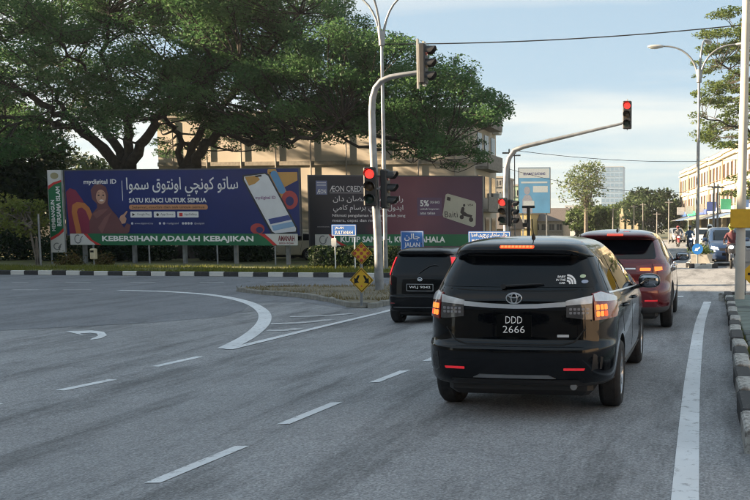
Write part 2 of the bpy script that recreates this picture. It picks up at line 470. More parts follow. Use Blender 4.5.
# thick curved line and hatched nose
cpx = [(119, 290.6), (167, 292), (213, 295.5), (245, 302), (262, 311), (264, 322), (250, 336), (226, 349)]
cpt = smooth_pts([G(*p) for p in cpx], 6)
nn_ = len(cpt)
line_strip('turn_line', cpt, .3, .012, taper=[.24 + .04 * i / nn_ for i in range(nn_)])
line_strip('channel_line', [G(228, 350), G(273, 339), G(324, 326.6), G(380, 313.4), G(397, 309)], .16, .0125)
for (a, b_, w) in (((267, 331), (300, 329), .30), ((271, 324.5), (332, 320), .28), ((290, 317.2), (352, 314), .2)):
    line_strip('hatch_mark', smooth_pts([G(*a), G((a[0] + b_[0]) / 2, (a[1] + b_[1]) / 2 + .8), G(*b_)], 4), w, .0115, M_mark2)
# bent arrow on the left lane
ar = [(66, 332), (92, 331), (104, 332.5), (107, 336), (101, 339), (90, 340.5), (92, 339), (98, 336.5), (97, 334.2), (90, 333.4), (80, 334.2), (84, 336)]
sheet('arrow_marking', [(G(*p).x, G(*p).y) for p in ar], .012, M_mark, road, 50)
line_strip('stop_line', [(-5.2, 21.9), (-.45, 21.9)], .35, .008)
# far kerb: painted blocks
def kerb_mesh(L, w, h, m, nm):
    mb = MB().bbox((0, 0, h / 2), (L - .012, w, h), .018); me = mb.mesh(nm); me.materials.append(m); return me
kb_w = kerb_mesh(.62, .16, .19, M_kw, 'kerb_block'); kb_b = kerb_mesh(.62, .16, .19, M_kb, 'kerb_block')
far_kerb = tag(obj('far_kerb', MB().box((-36, KY + .165, -.19), (60, .14, .13)), M_conc), kind='structure', label='black and white painted kerb along the far side of the crossing road')
n = 0; x = -37.0
while x < -6.2:
    o = bpy.data.objects.new('kerb_block', kb_w if n % 2 else kb_b); COL.objects.link(o); o.parent = far_kerb
    o.location = (x, KY + .085 + random.uniform(-.012, .012), -.25 + random.uniform(-.012, .006)); o.rotation_euler = (random.uniform(-.02, .02), 0, random.uniform(-.015, .015))
    x += .62; n += 1

# verge behind the kerb
M_verge = mat('verge_soil', (.10, .09, .045), .95, scale=.9, col2=(.15, .17, .045), detail=8)
vb = MB()
vx = [-80, -40, -34, -28, -22, -16, -10, -6]; vy = [KY + .17, KY + 1.2, KY + 3, 41, 47, 56, 75]
vb.add([(x, y, -.10 + .05 * math.sin(x * .7 + y) * (y > KY + .5)) for y in vy for x in vx], [(j * 8 + i, j * 8 + i + 1, (j + 1) * 8 + i + 1, (j + 1) * 8 + i) for j in range(len(vy) - 1) for i in range(7)])
tag(obj('grass_verge', vb, M_verge, smooth=60), kind='structure', label='grass verge behind the painted kerb')

def blades(name, n, xr, yr_, z0, h, m, w=.02, clump=None):
    P = np.empty((n, 3)); P[:, 0] = rng.uniform(*xr, n); P[:, 1] = yr_[0] + (yr_[1] - yr_[0]) * rng.random(n) ** 1.3
    P[:, 2] = z0
    if clump is not None:
        keep = np.array([clump(p[0], p[1]) > random.random() for p in P]); P = P[keep]; n = len(P)
    a = rng.uniform(0, 6.28, n); hh = h * rng.uniform(.5, 1.4, n); ln = rng.normal(0, .4, (n, 2)) * hh[:, None]
    V = np.empty((n, 3, 3))
    V[:, 0] = P + np.stack([np.cos(a) * w, np.sin(a) * w, np.zeros(n)], 1)
    V[:, 1] = P - np.stack([np.cos(a) * w, np.sin(a) * w, np.zeros(n)], 1)
    V[:, 2] = P + np.stack([ln[:, 0], ln[:, 1], hh], 1)
    me = bpy.data.meshes.new(name); me.vertices.add(n * 3); me.vertices.foreach_set('co', V.ravel())
    me.loops.add(n * 3); me.loops.foreach_set('vertex_index', np.arange(n * 3, dtype=np.int32))
    me.polygons.add(n); me.polygons.foreach_set('loop_start', np.arange(0, n * 3, 3, dtype=np.int32))
    me.update(calc_edges=True)
    return obj(name, me, m)
M_grass = mat_leaf('grass_blade', (.07, .10, .018), (.24, .24, .05), .4, .8)
g = blades('verge_grass', 26000, (-40, -7), (KY + .25, KY + 4.5), -.12, .14, M_grass, .018, lambda x, y: .25 + .75 * (math.sin(x * .9) * math.sin(x * .37 + y) > -.25))
tag(g, 'short yellow green grass along the painted kerb', 'grass', kind='stuff')

# ------------------------------------------------------------------ traffic island with dry grass
isl_px = [(236, 291.2), (300, 290.2), (350, 289.6), (420, 289.2), (420, 300), (396, 303.5), (372, 308.3), (352, 307.6), (332, 302.3), (300, 297.6), (262, 294.6)]
ip = [G(*p) for p in isl_px]
cxy = Vector((sum(p.x for p in ip) / len(ip), sum(p.y for p in ip) / len(ip)))
mb = MB(); nI = len(ip)
ringz = [(1.0, 0.0), (.985, .11), (.93, .13), (.6, .17), (.25, .19)]
vs = []
for (k, z) in ringz:
    for p in ip: vs.append((cxy.x + (p.x - cxy.x) * k, cxy.y + (p.y - cxy.y) * k, -.25 + z))
vs.append((cxy.x, cxy.y, -.05))
fs = [(r_ * nI + i, r_ * nI + (i + 1) % nI, (r_ + 1) * nI + (i + 1) % nI, (r_ + 1) * nI + i) for r_ in range(4) for i in range(nI)]
fs += [(4 * nI + i, 4 * nI + (i + 1) % nI, 5 * nI) for i in range(nI)]
mb.add(vs, fs)
M_isl = mat('island_soil', (.11, .10, .075), .95, scale=1.3, col2=(.22, .19, .13), detail=9, bump=.5, bscale=9)
isl = tag(obj('traffic_island', mb, M_isl), kind='structure', label='low traffic island of bare soil and dry grass')
seg = [ip[i] for i in (4, 5, 6, 7, 8, 9, 10, 0)]
M_stone = mat('kerb_stone', (.26, .25, .22), .9, var=.35, scale=5, bump=.4)
def along(pts, step):
    out = []; d0 = 0.0
    for a, b_ in zip(pts, pts[1:]):
        L = (b_ - a).length; d = d0
        while d < L: out.append((a + (b_ - a) * (d / L), math.atan2((b_ - a).y, (b_ - a).x))); d += step
        d0 = d - L
    return out
ks_me = MB().bbox((0, 0, .065), (.58, .15, .15), .02).mesh('kerb_stone'); ks_me.materials.append(M_stone)
for (p, a) in along(seg, .6):
    o = bpy.data.objects.new('kerb_stone', ks_me); COL.objects.link(o); o.parent = isl
    o.location = (p.x, p.y, -.25 + random.uniform(-.03, .01)); o.rotation_euler = (random.uniform(-.05, .05), random.uniform(-.03, .03), a)
def inside(x, y, poly):
    c = False; n_ = len(poly)
    for i in range(n_):
        a, b_ = poly[i], poly[i - 1]
        if (a.y > y) != (b_.y > y) and x < (b_.x - a.x) * (y - a.y) / (b_.y - a.y) + a.x: c = not c
    return c
M_dry = mat_leaf('dry_grass', (.13, .11, .04), (.28, .22, .12), .3, 1.5)
g = blades('island_grass', 16000, (-15, -6.5), (21.2, 27), -.13, .09, M_dry, .014, lambda x, y: (.75 if math.sin(x * 1.7 + y) * math.sin(y * 2.1 - x) > -.1 else .15) if inside(x, y, ip) else 0)
tag(g, 'dry straw coloured grass tufts on the traffic island', 'grass', kind='stuff')

# ------------------------------------------------------------------ median with painted kerb on the right
M_slabg = mat('median_slab', (.16, .19, .165), .85, var=.3, scale=4, bump=.3)
M_slabd = mat('median_slab_dark', (.085, .10, .095), .85, var=.3, scale=4, bump=.3)
med = tag(obj('median', MB().box((1.18, 13.85, .03), (1.30, 13.9, .12)), mat('median_fill', (.18, .17, .15), .9, var=.3, scale=3)), kind='structure', label='raised median paved with greenish slabs beside the lane')
kx = lambda Y: .33 + .17 * ss((Y - 6) / 14)
k_meshes = [kerb_mesh(.80, .17, .21, m_, 'kerb_block') for m_ in (M_kw2, M_kb)]
y = 6.6; n = 0
while y < 20.6:
    o = bpy.data.objects.new('kerb_block', k_meshes[n % 2]); COL.objects.link(o); o.parent = med
    o.location = (kx(y + .4) + .085 + random.uniform(-.015, .015), y + .4, random.uniform(-.035, .0)); o.rotation_euler = (random.uniform(-.02, .02), random.uniform(-.04, .04), R(90) + random.uniform(-.03, .03) - .012)
    y += .80; n += 1
for k in range(5):                                  # rounded ends
    for (yy_, s_) in ((6.45, -1), (20.75, 1)):
        a = R(18 + k * 36)
        o = bpy.data.objects.new('kerb_block', k_meshes[(k + n) % 2]); COL.objects.link(o); o.parent = med
        o.location = (1.2 - .72 * math.cos(a), yy_ + s_ * .35 * math.sin(a), -.02); o.rotation_euler = (0, 0, R(90) - s_ * a); o.scale = (.55, 1, 1)
sl_me = [MB().bbox((0, 0, .02), (.59, .59, .07), .012).mesh('paving_slab') for _ in range(2)]
sl_me[0].materials.append(M_slabg); sl_me[1].materials.append(M_slabd)
for j in range(23):
    for i in range(2):
        o = bpy.data.objects.new('paving_slab', sl_me[0 if random.random() < .7 else 1]); COL.objects.link(o); o.parent = med
        o.location = (.90 + i * .605, 7.1 + j * .605, .095 + random.uniform(-.008, .008)); o.rotation_euler = (random.uniform(-.015, .015), random.uniform(-.015, .015), random.uniform(-.02, .02))
g = blades('median_weeds', 1500, (.50, .62), (7, 20.8), .10, .07, M_grass, .012, lambda x, y: .5)
tag(g, 'small weeds in the joint behind the median kerb', 'weeds', kind='stuff')

# ------------------------------------------------------------------ trees
def leaf_mesh(name, C, size, flat=.5, aspect=.5):
    n = len(C); a = rng.normal(0, 1, (n, 3)); a[:, 2] *= flat; a /= np.linalg.norm(a, axis=1)[:, None]
    b_ = rng.normal(0, 1, (n, 3)); b_[:, 2] *= flat; b_ -= a * (a * b_).sum(1)[:, None]; b_ /= np.linalg.norm(b_, axis=1)[:, None]
    s = size * rng.uniform(.6, 1.4, n)[:, None]
    V = np.empty((n, 4, 3)); V[:, 0] = C - a * s; V[:, 1] = C + b_ * s * aspect; V[:, 2] = C + a * s; V[:, 3] = C - b_ * s * aspect
    me = bpy.data.meshes.new(name); me.vertices.add(n * 4); me.vertices.foreach_set('co', V.ravel())
    me.loops.add(n * 4); me.loops.foreach_set('vertex_index', np.arange(n * 4, dtype=np.int32))
    me.polygons.add(n); me.polygons.foreach_set('loop_start', np.arange(0, n * 4, 4, dtype=np.int32))
    me.update(calc_edges=True)
    return me
def pad_points(pads, dens):
    out = []
    for (c, rx, rz) in pads:
        n = int(dens * rx * rx); 
        if n < 4: continue
        u = rng.normal(0, 1, (n, 3)); u /= np.linalg.norm(u, axis=1)[:, None]; u *= (rng.random(n) ** .45)[:, None]
        p = u * np.array([rx, rx, rz]); p[:, 2] -= .12 * (p[:, 0] ** 2 + p[:, 1] ** 2) / max(rx, .1)
        out.append(p + np.array(c))
    return np.concatenate(out)
def wobble(a, b_, n, amp):
    a, b_ = Vector(a), Vector(b_); out = [a]
    for i in range(1, n):
        out.append(a.lerp(b_, i / n) + Vector((random.uniform(-1, 1), random.uniform(-1, 1), random.uniform(-.6, .9))) * amp * math.sin(math.pi * i / n))
    return out + [b_]
def tree(name, label, cat, base, trunk, limbs, pads, leaf_m, dens, size, bark=M_bark, group=None, flat=.5, aspect=.5, twig=.05):
    base = Vector(base); t = thing(name, label, cat, base, group=group)
    rel = lambda p: Vector(p) - base
    tb = MB().tube([rel(p) for p, r_ in trunk], [r_ for p, r_ in trunk], 12)
    for k in range(5):                               # root flare
        a = k * 1.257 + .4; r0 = trunk[0][1]
        tb.tube([Vector((math.cos(a) * r0 * 1.9, math.sin(a) * r0 * 1.9, -.1)), Vector((math.cos(a) * r0 * .9, math.sin(a) * r0 * .9, .35)), Vector((math.cos(a) * r0 * .35, math.sin(a) * r0 * .35, 1.3))], [r0 * .2, r0 * .42, r0 * .3], 7)
    obj('trunk', tb, bark, t, smooth=70)
    nodes = []
    for (pts, r0, r1) in limbs:
        P = smooth3([Vector(p) for p in pts], 5); L = len(P)
        rad = [r0 + (r1 - r0) * (i / (L - 1)) ** .8 for i in range(L)]
        P = [p + Vector((random.uniform(-1, 1), random.uniform(-1, 1), random.uniform(-1, 1))) * .19 for p in P]
        obj('limb', MB().tube([rel(p) for p in P], rad, 8), bark, t, smooth=70)
        nodes += [(p, r_) for p, r_ in zip(P, rad)][2:]
    bb = MB()
    for (c, rx, rz) in pads:
        c = Vector(c)
        # join each leaf pad to the nearest limb from below
        best = min(nodes, key=lambda q: (q[0] - c).length + (1.2 * max(0, q[0].z - c.z)))
        bp, br = best
        r0 = min(br * .6, twig * .55 + .007 * (bp - c).length)
        mid = bp.lerp(c, .5) + Vector((random.uniform(-.4, .4), random.uniform(-.4, .4), random.uniform(-.5, .1)))
        P = smooth3([bp, mid, c - Vector((0, 0, rz * .5))], 3)
        bb.tube([rel(p) for p in P], [r0 + (twig * .35 - r0) * i / (len(P) - 1) for i in range(len(P))], 5, cap=False)
        for q in range(4):
            e = c + Vector((random.uniform(-1, 1) * rx * .8, random.uniform(-1, 1) * rx * .8, random.uniform(-.2, .5) * rz))
            s0 = P[-2] if q % 2 else P[-1]
            bb.tube([rel(s0), rel(s0.lerp(e, .5) + Vector((0, 0, random.uniform(-.1, .15)))), rel(e)], [twig * .45, twig * .3, twig * .12], 4, cap=False)
    obj('branch', bb, bark, t, smooth=70)
    C = pad_points(pads, dens) - np.array(base)
    obj('crown', leaf_mesh('crown', C, size, flat, aspect), leaf_m, t)
    return t
def smooth3(P, n=5):
    out = []
    for i in range(len(P) - 1):
        p0, p1, p2, p3 = P[max(i - 1, 0)], P[i], P[i + 1], P[min(i + 2, len(P) - 1)]
        for k in range(n):
            t = k / n
            out.append(.5 * ((2 * p1) + (p2 - p0) * t + (2 * p0 - 5 * p1 + 4 * p2 - p3) * t * t + (3 * p1 - p0 - 3 * p2 + p3) * t ** 3))
    return out + [P[-1]]
def pin(x, y, poly):
    c = False; n_ = len(poly)
    for i in range(n_):
        a, b_ = poly[i], poly[i - 1]
        if (a[1] > y) != (b_[1] > y) and x < (b_[0] - a[0]) * (y - a[1]) / (b_[1] - a[1]) + a[0]: c = not c
    return c
def sample_pads(poly, n, Y0, Y1, rr, holes=(), flatr=.36):
    xs_ = [p[0] for p in poly]; ys_ = [p[1] for p in poly]; out = []
    while len(out) < n:
        x_, y_ = random.uniform(min(xs_), max(xs_)), random.uniform(min(ys_), max(ys_))
        if not pin(x_, y_, poly): continue
        if any(((x_ - h[0]) / h[2]) ** 2 + ((y_ - h[1]) / h[3]) ** 2 < 1 and random.random() < .93 for h in holes): continue
        r_ = random.uniform(*rr); out.append((at(x_, y_, random.uniform(Y0, Y1)), r_, r_ * flatr * random.uniform(.7, 1.3)))
    return out
M_leaf = mat_leaf('rain_tree_leaf', (.034, .088, .036), (.105, .200, .068), .50, .35)
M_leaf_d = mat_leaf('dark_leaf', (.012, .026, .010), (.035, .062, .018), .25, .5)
M_leaf_y = mat_leaf('bright_leaf', (.10, .15, .03), (.30, .31, .08), .45, .5)
M_leaf_m = mat_leaf('mid_leaf', (.040, .075, .025), (.10, .14, .045), .35, .3)
M_leaf_p = mat_leaf('pale_leaf', (.07, .115, .045), (.17, .20, .09), .4, .3)

holes = [(70, 46, 30, 9), (112, 42, 22, 10), (172, 48, 20, 8), (22, 40, 18, 8), (40, 98, 22, 9), (10, 68, 12, 7), (148, 78, 9, 7), (70, 140, 22, 13), (108, 148, 13, 18), (30, 130, 16, 8), (168, 140, 10, 16), (215, 70, 12, 6), (15, 108, 14, 6)]
P1 = lambda x_, y_, Y=47.0: at(x_, y_, Y)
b1 = Vector((P1(126, 240).x, 47.0, -.12))
limbs1 = [([P1(25, 93, 44), P1(-5, 70, 44), P1(-30, 40, 45)], .10, .04), ([P1(30, 119, 43), P1(-5, 135, 44), P1(-30, 150, 46)], .09, .03), ([P1(-5, 35, 44), P1(-22, 0, 45), P1(-30, -40, 46)], .07, .03),
          ([P1(122, 172), P1(98, 142, 46), P1(62, 116, 45), P1(25, 93, 44), P1(-20, 78, 43)], .34, .10),
          ([P1(124, 168), P1(102, 124, 48), P1(76, 92, 50), P1(56, 60, 51), P1(40, 26, 52)], .30, .08),
          ([P1(128, 170), P1(126, 122, 47), P1(113, 86, 46), P1(101, 50, 45), P1(112, 14, 44)], .30, .07),
          ([P1(131, 168), P1(150, 131, 46.5), P1(172, 106, 45.5), P1(203, 80, 44), P1(240, 58, 43)], .32, .09),
          ([P1(112, 158), P1(75, 128, 45), P1(30, 119, 43), P1(-25, 116, 42)], .24, .08),
          ([P1(126, 120), P1(160, 90, 50), P1(190, 50, 53), P1(200, 15, 55)], .16, .05),
          ([P1(62, 116, 45), P1(55, 90, 45), P1(20, 55, 44), P1(-5, 35, 44)], .13, .05),
          ([P1(113, 86, 46), P1(75, 58, 44), P1(60, 35, 42)], .11, .04)]
poly1 = [(-38, -70), (235, -70), (245, 10), (235, 70), (215, 105), (200, 128), (165, 118), (140, 112), (110, 130), (80, 118), (55, 135), (30, 150), (0, 165), (-38, 165)]
pads1 = sample_pads(poly1, 370, 40.5, 56, (.75, 1.6), holes, .50)
tree('rain_tree', 'huge dark spreading rain tree whose forked trunk rises behind the blue billboard', 'tree', b1,
     [((b1.x, 47, -.2), .75), ((b1.x + .1, 47, 1.2), .60), (P1(126, 205), .52), (P1(127, 165), .46)], limbs1, pads1, M_leaf, 340, .080, twig=.06, flat=.55)
b2 = Vector((P1(190, 240, 49).x, 49.0, -.12))
limbs2 = [([P1(186, 176, 49), P1(200, 152, 48.5), P1(222, 133, 48), P1(262, 123, 47), P1(322, 128, 46), P1(382, 133, 45), P1(440, 151, 44)], .34, .06),
          ([P1(184, 174, 49), P1(196, 142, 49), P1(216, 110, 50), P1(252, 80, 51), P1(295, 48, 52)], .30, .07),
          ([P1(183, 172, 49), P1(177, 136, 49), P1(165, 112, 48), P1(178, 68, 47)], .22, .06),
          ([P1(222, 133, 48), P1(255, 142, 46), P1(300, 138, 44), P1(345, 118, 43)], .2, .06),
          ([P1(262, 123, 47), P1(320, 90, 49), P1(380, 65, 50), P1(425, 70, 50)], .2, .05),
          ([P1(322, 128, 46), P1(380, 110, 47), P1(440, 95, 48), P1(490, 100, 48)], .15, .04),
          ([P1(322, 128, 46), P1(360, 146, 45), P1(405, 152, 44.5), P1(445, 163, 44)], .10, .03),
          ([P1(216, 110, 50), P1(260, 60, 47), P1(300, 15, 45)], .15, .05)]
poly2 = [(200, -70), (300, -40), (335, -8), (352, 8), (384, 30), (420, 52), (452, 66), (474, 80), (500, 97), (508, 104), (490, 118), (475, 128), (450, 146), (425, 152), (400, 140), (370, 134), (330, 136), (300, 128), (262, 134), (225, 136), (195, 130), (185, 90), (200, 40)]
pads2 = sample_pads(poly2, 430, 41, 57, (.7, 1.4), [(215, 70, 12, 6), (300, 120, 8, 6)], .50)
pads2 += sample_pads([(375, 140), (480, 130), (486, 158), (455, 172), (420, 164), (390, 150)], 26, 43, 50, (.45, .9))
pads2 += sample_pads([(150, 112), (300, 116), (318, 128), (296, 146), (240, 150), (190, 158), (160, 150)], 34, 51, 57, (.6, 1.1), (), .45)
pads2 += sample_pads([(230, 118), (330, 120), (330, 142), (260, 150)], 10, 44, 52, (.4, .8))
pads2 += [(at(505, 103, 46), .55, .2), (at(455, 60, 46), .5, .2), (at(487, 92, 45), .7, .25), (at(496, 122, 46), .5, .2), (at(470, 70, 46), .45, .2)]
tree('rain_tree', 'broad rain tree with a long level limb reaching over the purple billboard', 'tree', b2,
     [((b2.x, 49, -.2), .70), ((b2.x, 49, 1.2), .56), (P1(188, 205, 49), .48), (P1(184, 170, 49), .42)], limbs2, pads2, M_leaf, 360, .078, twig=.06, flat=.55)

# dark trees closing the left side
def bushy(name, label, cat, px_, Yb, px_top, rpx, leaf_m, n=60, dens=110, size=.15, zbase=-.12, bark=M_bark, group=None, lean=0, low=.25, rr=(.7, 1.3), aspect=.5, flatr=.6, fl=.8, twig=.04, tk=1.0):
    """a round-crowned tree: foot at pixel column px_ at distance Yb, crown top at pixel row px_top, crown half-width in pixels"""
    b_ = Vector((at(px_, 230, Yb).x, Yb, zbase)); top = at(px_, px_top, Yb).z; h = top - zbase; rad = rpx * Yb / F
    cz = zbase + h * (1 + low) / 2; hz = h * (1 - low) / 2
    limbs_ = []; tr_top = b_ + Vector((lean * .3, 0, h * (low + .12)))
    for k in range(6):
        a = k * 1.047 + random.uniform(-.4, .4); e = Vector((b_.x + lean + math.cos(a) * rad * .6, Yb + math.sin(a) * rad * .6, cz + hz * random.uniform(-.1, .5)))
        limbs_.append(([tr_top, tr_top.lerp(e, .5) + Vector((0, 0, h * .04)), e], h * .012 + .03, .02))
    limbs_.append(([tr_top, Vector((b_.x + lean, Yb, cz)), Vector((b_.x + lean, Yb, top - hz * .3))], h * .014 + .03, .02))
    pads_ = []
    while len(pads_) < n:
        v = Vector((random.uniform(-1, 1), random.uniform(-1, 1), random.uniform(-1, 1)))
        if v.length > 1 or v.length < .35: continue
        wob = 1 + .22 * math.sin(4 * math.atan2(v.y, v.x) + v.z * 3 + px_)
        r_ = random.uniform(*rr) * rad / 3.0
        pads_.append((Vector((b_.x + lean + v.x * rad * wob * .9, Yb + v.y * rad * wob * .9, cz + v.z * hz * .92)), r_, r_ * flatr))
    return tree(name, label, cat, b_, [(b_, (h * .022 + .06) * tk), (b_.lerp(tr_top, .5), (h * .019 + .05) * tk), (tr_top, (h * .016 + .04) * tk)], limbs_, pads_, leaf_m, dens * 9 / max(rad * rad, .5), size, bark, group, fl, aspect, twig)
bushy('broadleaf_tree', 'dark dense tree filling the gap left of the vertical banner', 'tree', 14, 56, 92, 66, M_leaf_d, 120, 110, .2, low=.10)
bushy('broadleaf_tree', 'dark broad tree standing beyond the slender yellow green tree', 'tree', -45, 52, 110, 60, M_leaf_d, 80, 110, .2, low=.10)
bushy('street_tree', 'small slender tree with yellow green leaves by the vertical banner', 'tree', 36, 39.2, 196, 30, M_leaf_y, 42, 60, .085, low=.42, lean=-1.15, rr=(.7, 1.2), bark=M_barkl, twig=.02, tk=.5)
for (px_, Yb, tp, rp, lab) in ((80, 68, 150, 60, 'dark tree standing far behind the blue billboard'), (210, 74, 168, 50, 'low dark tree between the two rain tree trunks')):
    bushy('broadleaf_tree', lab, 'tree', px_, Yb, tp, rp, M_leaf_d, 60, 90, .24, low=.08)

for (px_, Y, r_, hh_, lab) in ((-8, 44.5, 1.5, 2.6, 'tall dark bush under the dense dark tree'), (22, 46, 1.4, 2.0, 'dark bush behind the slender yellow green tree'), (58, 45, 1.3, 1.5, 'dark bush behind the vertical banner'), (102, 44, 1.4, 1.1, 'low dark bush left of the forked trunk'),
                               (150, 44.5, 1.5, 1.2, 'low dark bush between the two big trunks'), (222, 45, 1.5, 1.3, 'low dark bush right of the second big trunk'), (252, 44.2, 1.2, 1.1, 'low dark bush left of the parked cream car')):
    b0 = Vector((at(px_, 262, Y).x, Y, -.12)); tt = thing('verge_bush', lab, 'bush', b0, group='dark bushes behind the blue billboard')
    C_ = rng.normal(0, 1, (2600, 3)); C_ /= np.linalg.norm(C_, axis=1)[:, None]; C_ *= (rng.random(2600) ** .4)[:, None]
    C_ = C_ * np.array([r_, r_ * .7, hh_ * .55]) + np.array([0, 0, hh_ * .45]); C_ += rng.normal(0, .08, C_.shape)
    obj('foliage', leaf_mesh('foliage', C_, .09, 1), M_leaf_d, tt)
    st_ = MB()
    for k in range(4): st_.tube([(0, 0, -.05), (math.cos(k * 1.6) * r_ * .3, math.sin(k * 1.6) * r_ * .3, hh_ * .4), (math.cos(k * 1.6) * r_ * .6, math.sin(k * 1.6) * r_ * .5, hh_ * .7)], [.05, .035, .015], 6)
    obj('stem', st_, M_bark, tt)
# clipped hedge behind the kerb
hx0, hx1, hy0, hy1 = at(313, 260, 38).x, at(402, 260, 38).x, 37.4, 38.8
Ch = np.stack([rng.uniform(hx0, hx1, 9000), hy0 + (hy1 - hy0) * rng.random(9000), rng.uniform(-.1, .80, 9000)], 1)
Ch[:, 2] += .08 * np.sin(Ch[:, 0] * 4) * (Ch[:, 2] > .6)
hedge = thing('hedge', 'dark green clipped hedge under the purple billboard', 'hedge', ((hx0 + hx1) / 2, 38.1, -.12))
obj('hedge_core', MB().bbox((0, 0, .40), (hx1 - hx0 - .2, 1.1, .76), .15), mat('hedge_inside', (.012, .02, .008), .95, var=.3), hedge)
obj('foliage', leaf_mesh('foliage', Ch - np.array(hedge.location), .07, 1, .5), M_leaf_d, hedge)

# ------------------------------------------------------------------ billboards and banners
M_frame = mat('billboard_frame', (.10, .10, .11), .5, metal=.5, var=.2)
M_back = mat('billboard_back', (.25, .25, .25), .7, var=.2)
def board(name, label, x0, x1, z0, z1, Y, posts, face, Y2=None, cat='billboard', zb=-.12, thick=.12):
    """upright board whose print faces the road; returns its Empty, width and height (local x from 0 to w, z from 0 to h)"""
    Y2 = Y if Y2 is None else Y2
    a = math.atan2(Y2 - Y, x1 - x0); w = math.hypot(x1 - x0, Y2 - Y); h = z1 - z0
    t = thing(name, label, cat, (x0, Y, zb), a)
    z = z0 - zb
    fr = MB()
    obj('poster', MB().box((w / 2, thick / 2, z + h / 2), (w, thick, h)), face, t)
    for (bx, bz, sx, sz) in ((w / 2, z - .03, w + .12, .06), (w / 2, z + h + .03, w + .12, .06), (-.03, z + h / 2, .06, h), (w + .03, z + h / 2, .06, h)):
        fr.box((bx, thick / 2 + .005, bz), (sx, thick + .03, sz))
    obj('frame', fr, M_frame, t)
    for p in posts: obj('post', MB().box((p * w, thick + .12, (z + h * .9) / 2), (.16, .16, z + h * .9)), M_galv, t)
    return t, w, h, z
Yb = 41.0
p0, p1 = at(64.5, 171, Yb), at(300, 235, Yb)
mb1, w, h, z = board('billboard', 'long dark blue billboard with a woman in a headscarf and a tilted phone', p0.x, p1.x, p1.z, p0.z, Yb, (.06, .28, .5, .72, .94), mat('poster_blue', (.008, .022, .150), .5, scale=.5, col2=(.008, .016, .105)))
K = w / 236.0                                     # metres to one photo pixel on this board
bx = lambda px_: (px_ - 64.5) * K
bz = lambda py_: z + (235 - py_) * h / 64.0
def pr(name, polys, m, t, lay, s=None): 
    for p in polys: o = obj(name, MB().flat(p, -.004 * lay), m, t)
    return o
def words(name, rows, m, t):                      # each line of print is a part of its own
    for r_ in rows: obj(name, text_mb(r_[0], r_[1], r_[2], r_[3] if len(r_) > 3 else 0.0, **(r_[4] if len(r_) > 4 else {})), m, t)
def px_poly(pts): return [(bx(a), bz(b_)) for a, b_ in pts]
def mp_(name, c): return mat(name, c, .5, var=.06, scale=2)
W_ = M_white
pr('print_shape', [px_poly([(65, 192), (69, 188), (75, 190), (82, 200), (88, 213), (91, 234.6), (67, 234.6)])], mp_('print_crimson', (.22, .025, .06)), mb1, 1)
arch = [(74, 234.6), (70, 212), (71, 205), (76, 202), (84, 203), (89, 208), (94, 222), (96, 234.6), (91.5, 234.6), (89, 222), (85, 211), (81, 207.5), (77, 208.5), (75.5, 212), (79.5, 234.6)]
pr('print_shape', [px_poly(arch)], mp_('print_orange', (.45, .16, .05)), mb1, 2)
M_scarf = mp_('print_scarf', (.14, .055, .06)); M_skin = mp_('print_skin', (.48, .27, .19))
pr('print_figure', [px_poly([(88, 234.6), (88, 222), (92, 213), (97, 208), (97, 204), (92, 199), (91, 190), (95, 185), (101, 184), (107, 187), (109, 195), (108, 204), (111, 209), (117, 216), (121, 223), (124, 228), (127, 223.5), (131, 225), (129, 232), (126, 234.6)])], M_scarf, mb1, 3)
pr('print_figure', [[(bx(a), bz(b_)) for a, b_ in ell(101.5, 197, 5.2, 7.2)]], M_skin, mb1, 4)
pr('print_figure', [px_poly([(122, 224), (119.5, 219), (121, 216), (124, 214.5), (127.5, 211), (128.5, 211.8), (125.5, 216.5), (127, 219), (125.5, 223.5)])], M_skin, mb1, 5)
md = mp_('print_eye', (.03, .02, .02))
pr('print_figure', [[(bx(a), bz(b_)) for a, b_ in ell(99.2, 195.4, 1.15, .75, 10)], [(bx(a), bz(b_)) for a, b_ in ell(104.0, 195.4, 1.15, .75, 10)]], md, mb1, 5)
pr('print_figure', [[(bx(a), bz(b_)) for a, b_ in ell(102, 200.6, 2.3, 1.0, 12, 0, 360)]], mp_('print_smile', (.75, .62, .58)), mb1, 6)
pr('print_figure', [px_poly([(97.6, 193.4), (99.2, 192.7), (100.8, 193.3), (99.2, 193.2)]), px_poly([(102.5, 193.3), (104.1, 192.7), (105.6, 193.4), (104.1, 193.2)])], md, mb1, 6)
pr('print_figure', [px_poly([(101.2, 198.6), (101.8, 195.6), (102.5, 198.6), (101.8, 199.1)])], mp_('print_skin_shade', (.36, .19, .13)), mb1, 6)
pr('print_figure', [px_poly([(92, 214), (99, 210), (109, 208.5), (104, 213), (96, 219)]), px_poly([(97, 228), (104, 218), (112, 212), (106, 224), (101, 234)])], mp_('print_scarf_fold', (.20, .085, .085)), mb1, 6)
T = []
T.append(('mydigital ID', (bx(84), bz(185.5), bx(118), bz(179.5)), -.008, .02))
T.append((jawi('ساتو كونچي اونتوق سموا'), (bx(128), bz(197), bx(241), bz(178)), -.008, .01))
T.append(('SATU KUNCI UNTUK SEMUA', (bx(130), bz(203), bx(209), bz(198.4)), -.008, .03))
obj('print_rule', MB().flat(px_poly([(123.4, 181), (124, 181), (124, 201), (123.4, 201)]), -.008), W_, mb1)
words('headline_lettering', T, W_, mb1)
pr('print_strip', [[(bx(a), bz(b_)) for a, b_ in rrect(130, 205, 210, 210, 2)]], mp_('print_peach', (.50, .24, .12)), mb1, 2)
obj('strip_lettering', text_mb('Selamat, mudah dan sah untuk semua', (bx(133), bz(209), bx(207), bz(206.2)), -.014), md, mb1)
for (a, b_) in ((131, 153), (155, 177), (179, 200.5)):
    pr('app_badge', [[(bx(q), bz(s_)) for q, s_ in rrect(a, 211.8, b_, 217.8, .8)]], W_, mb1, 2)
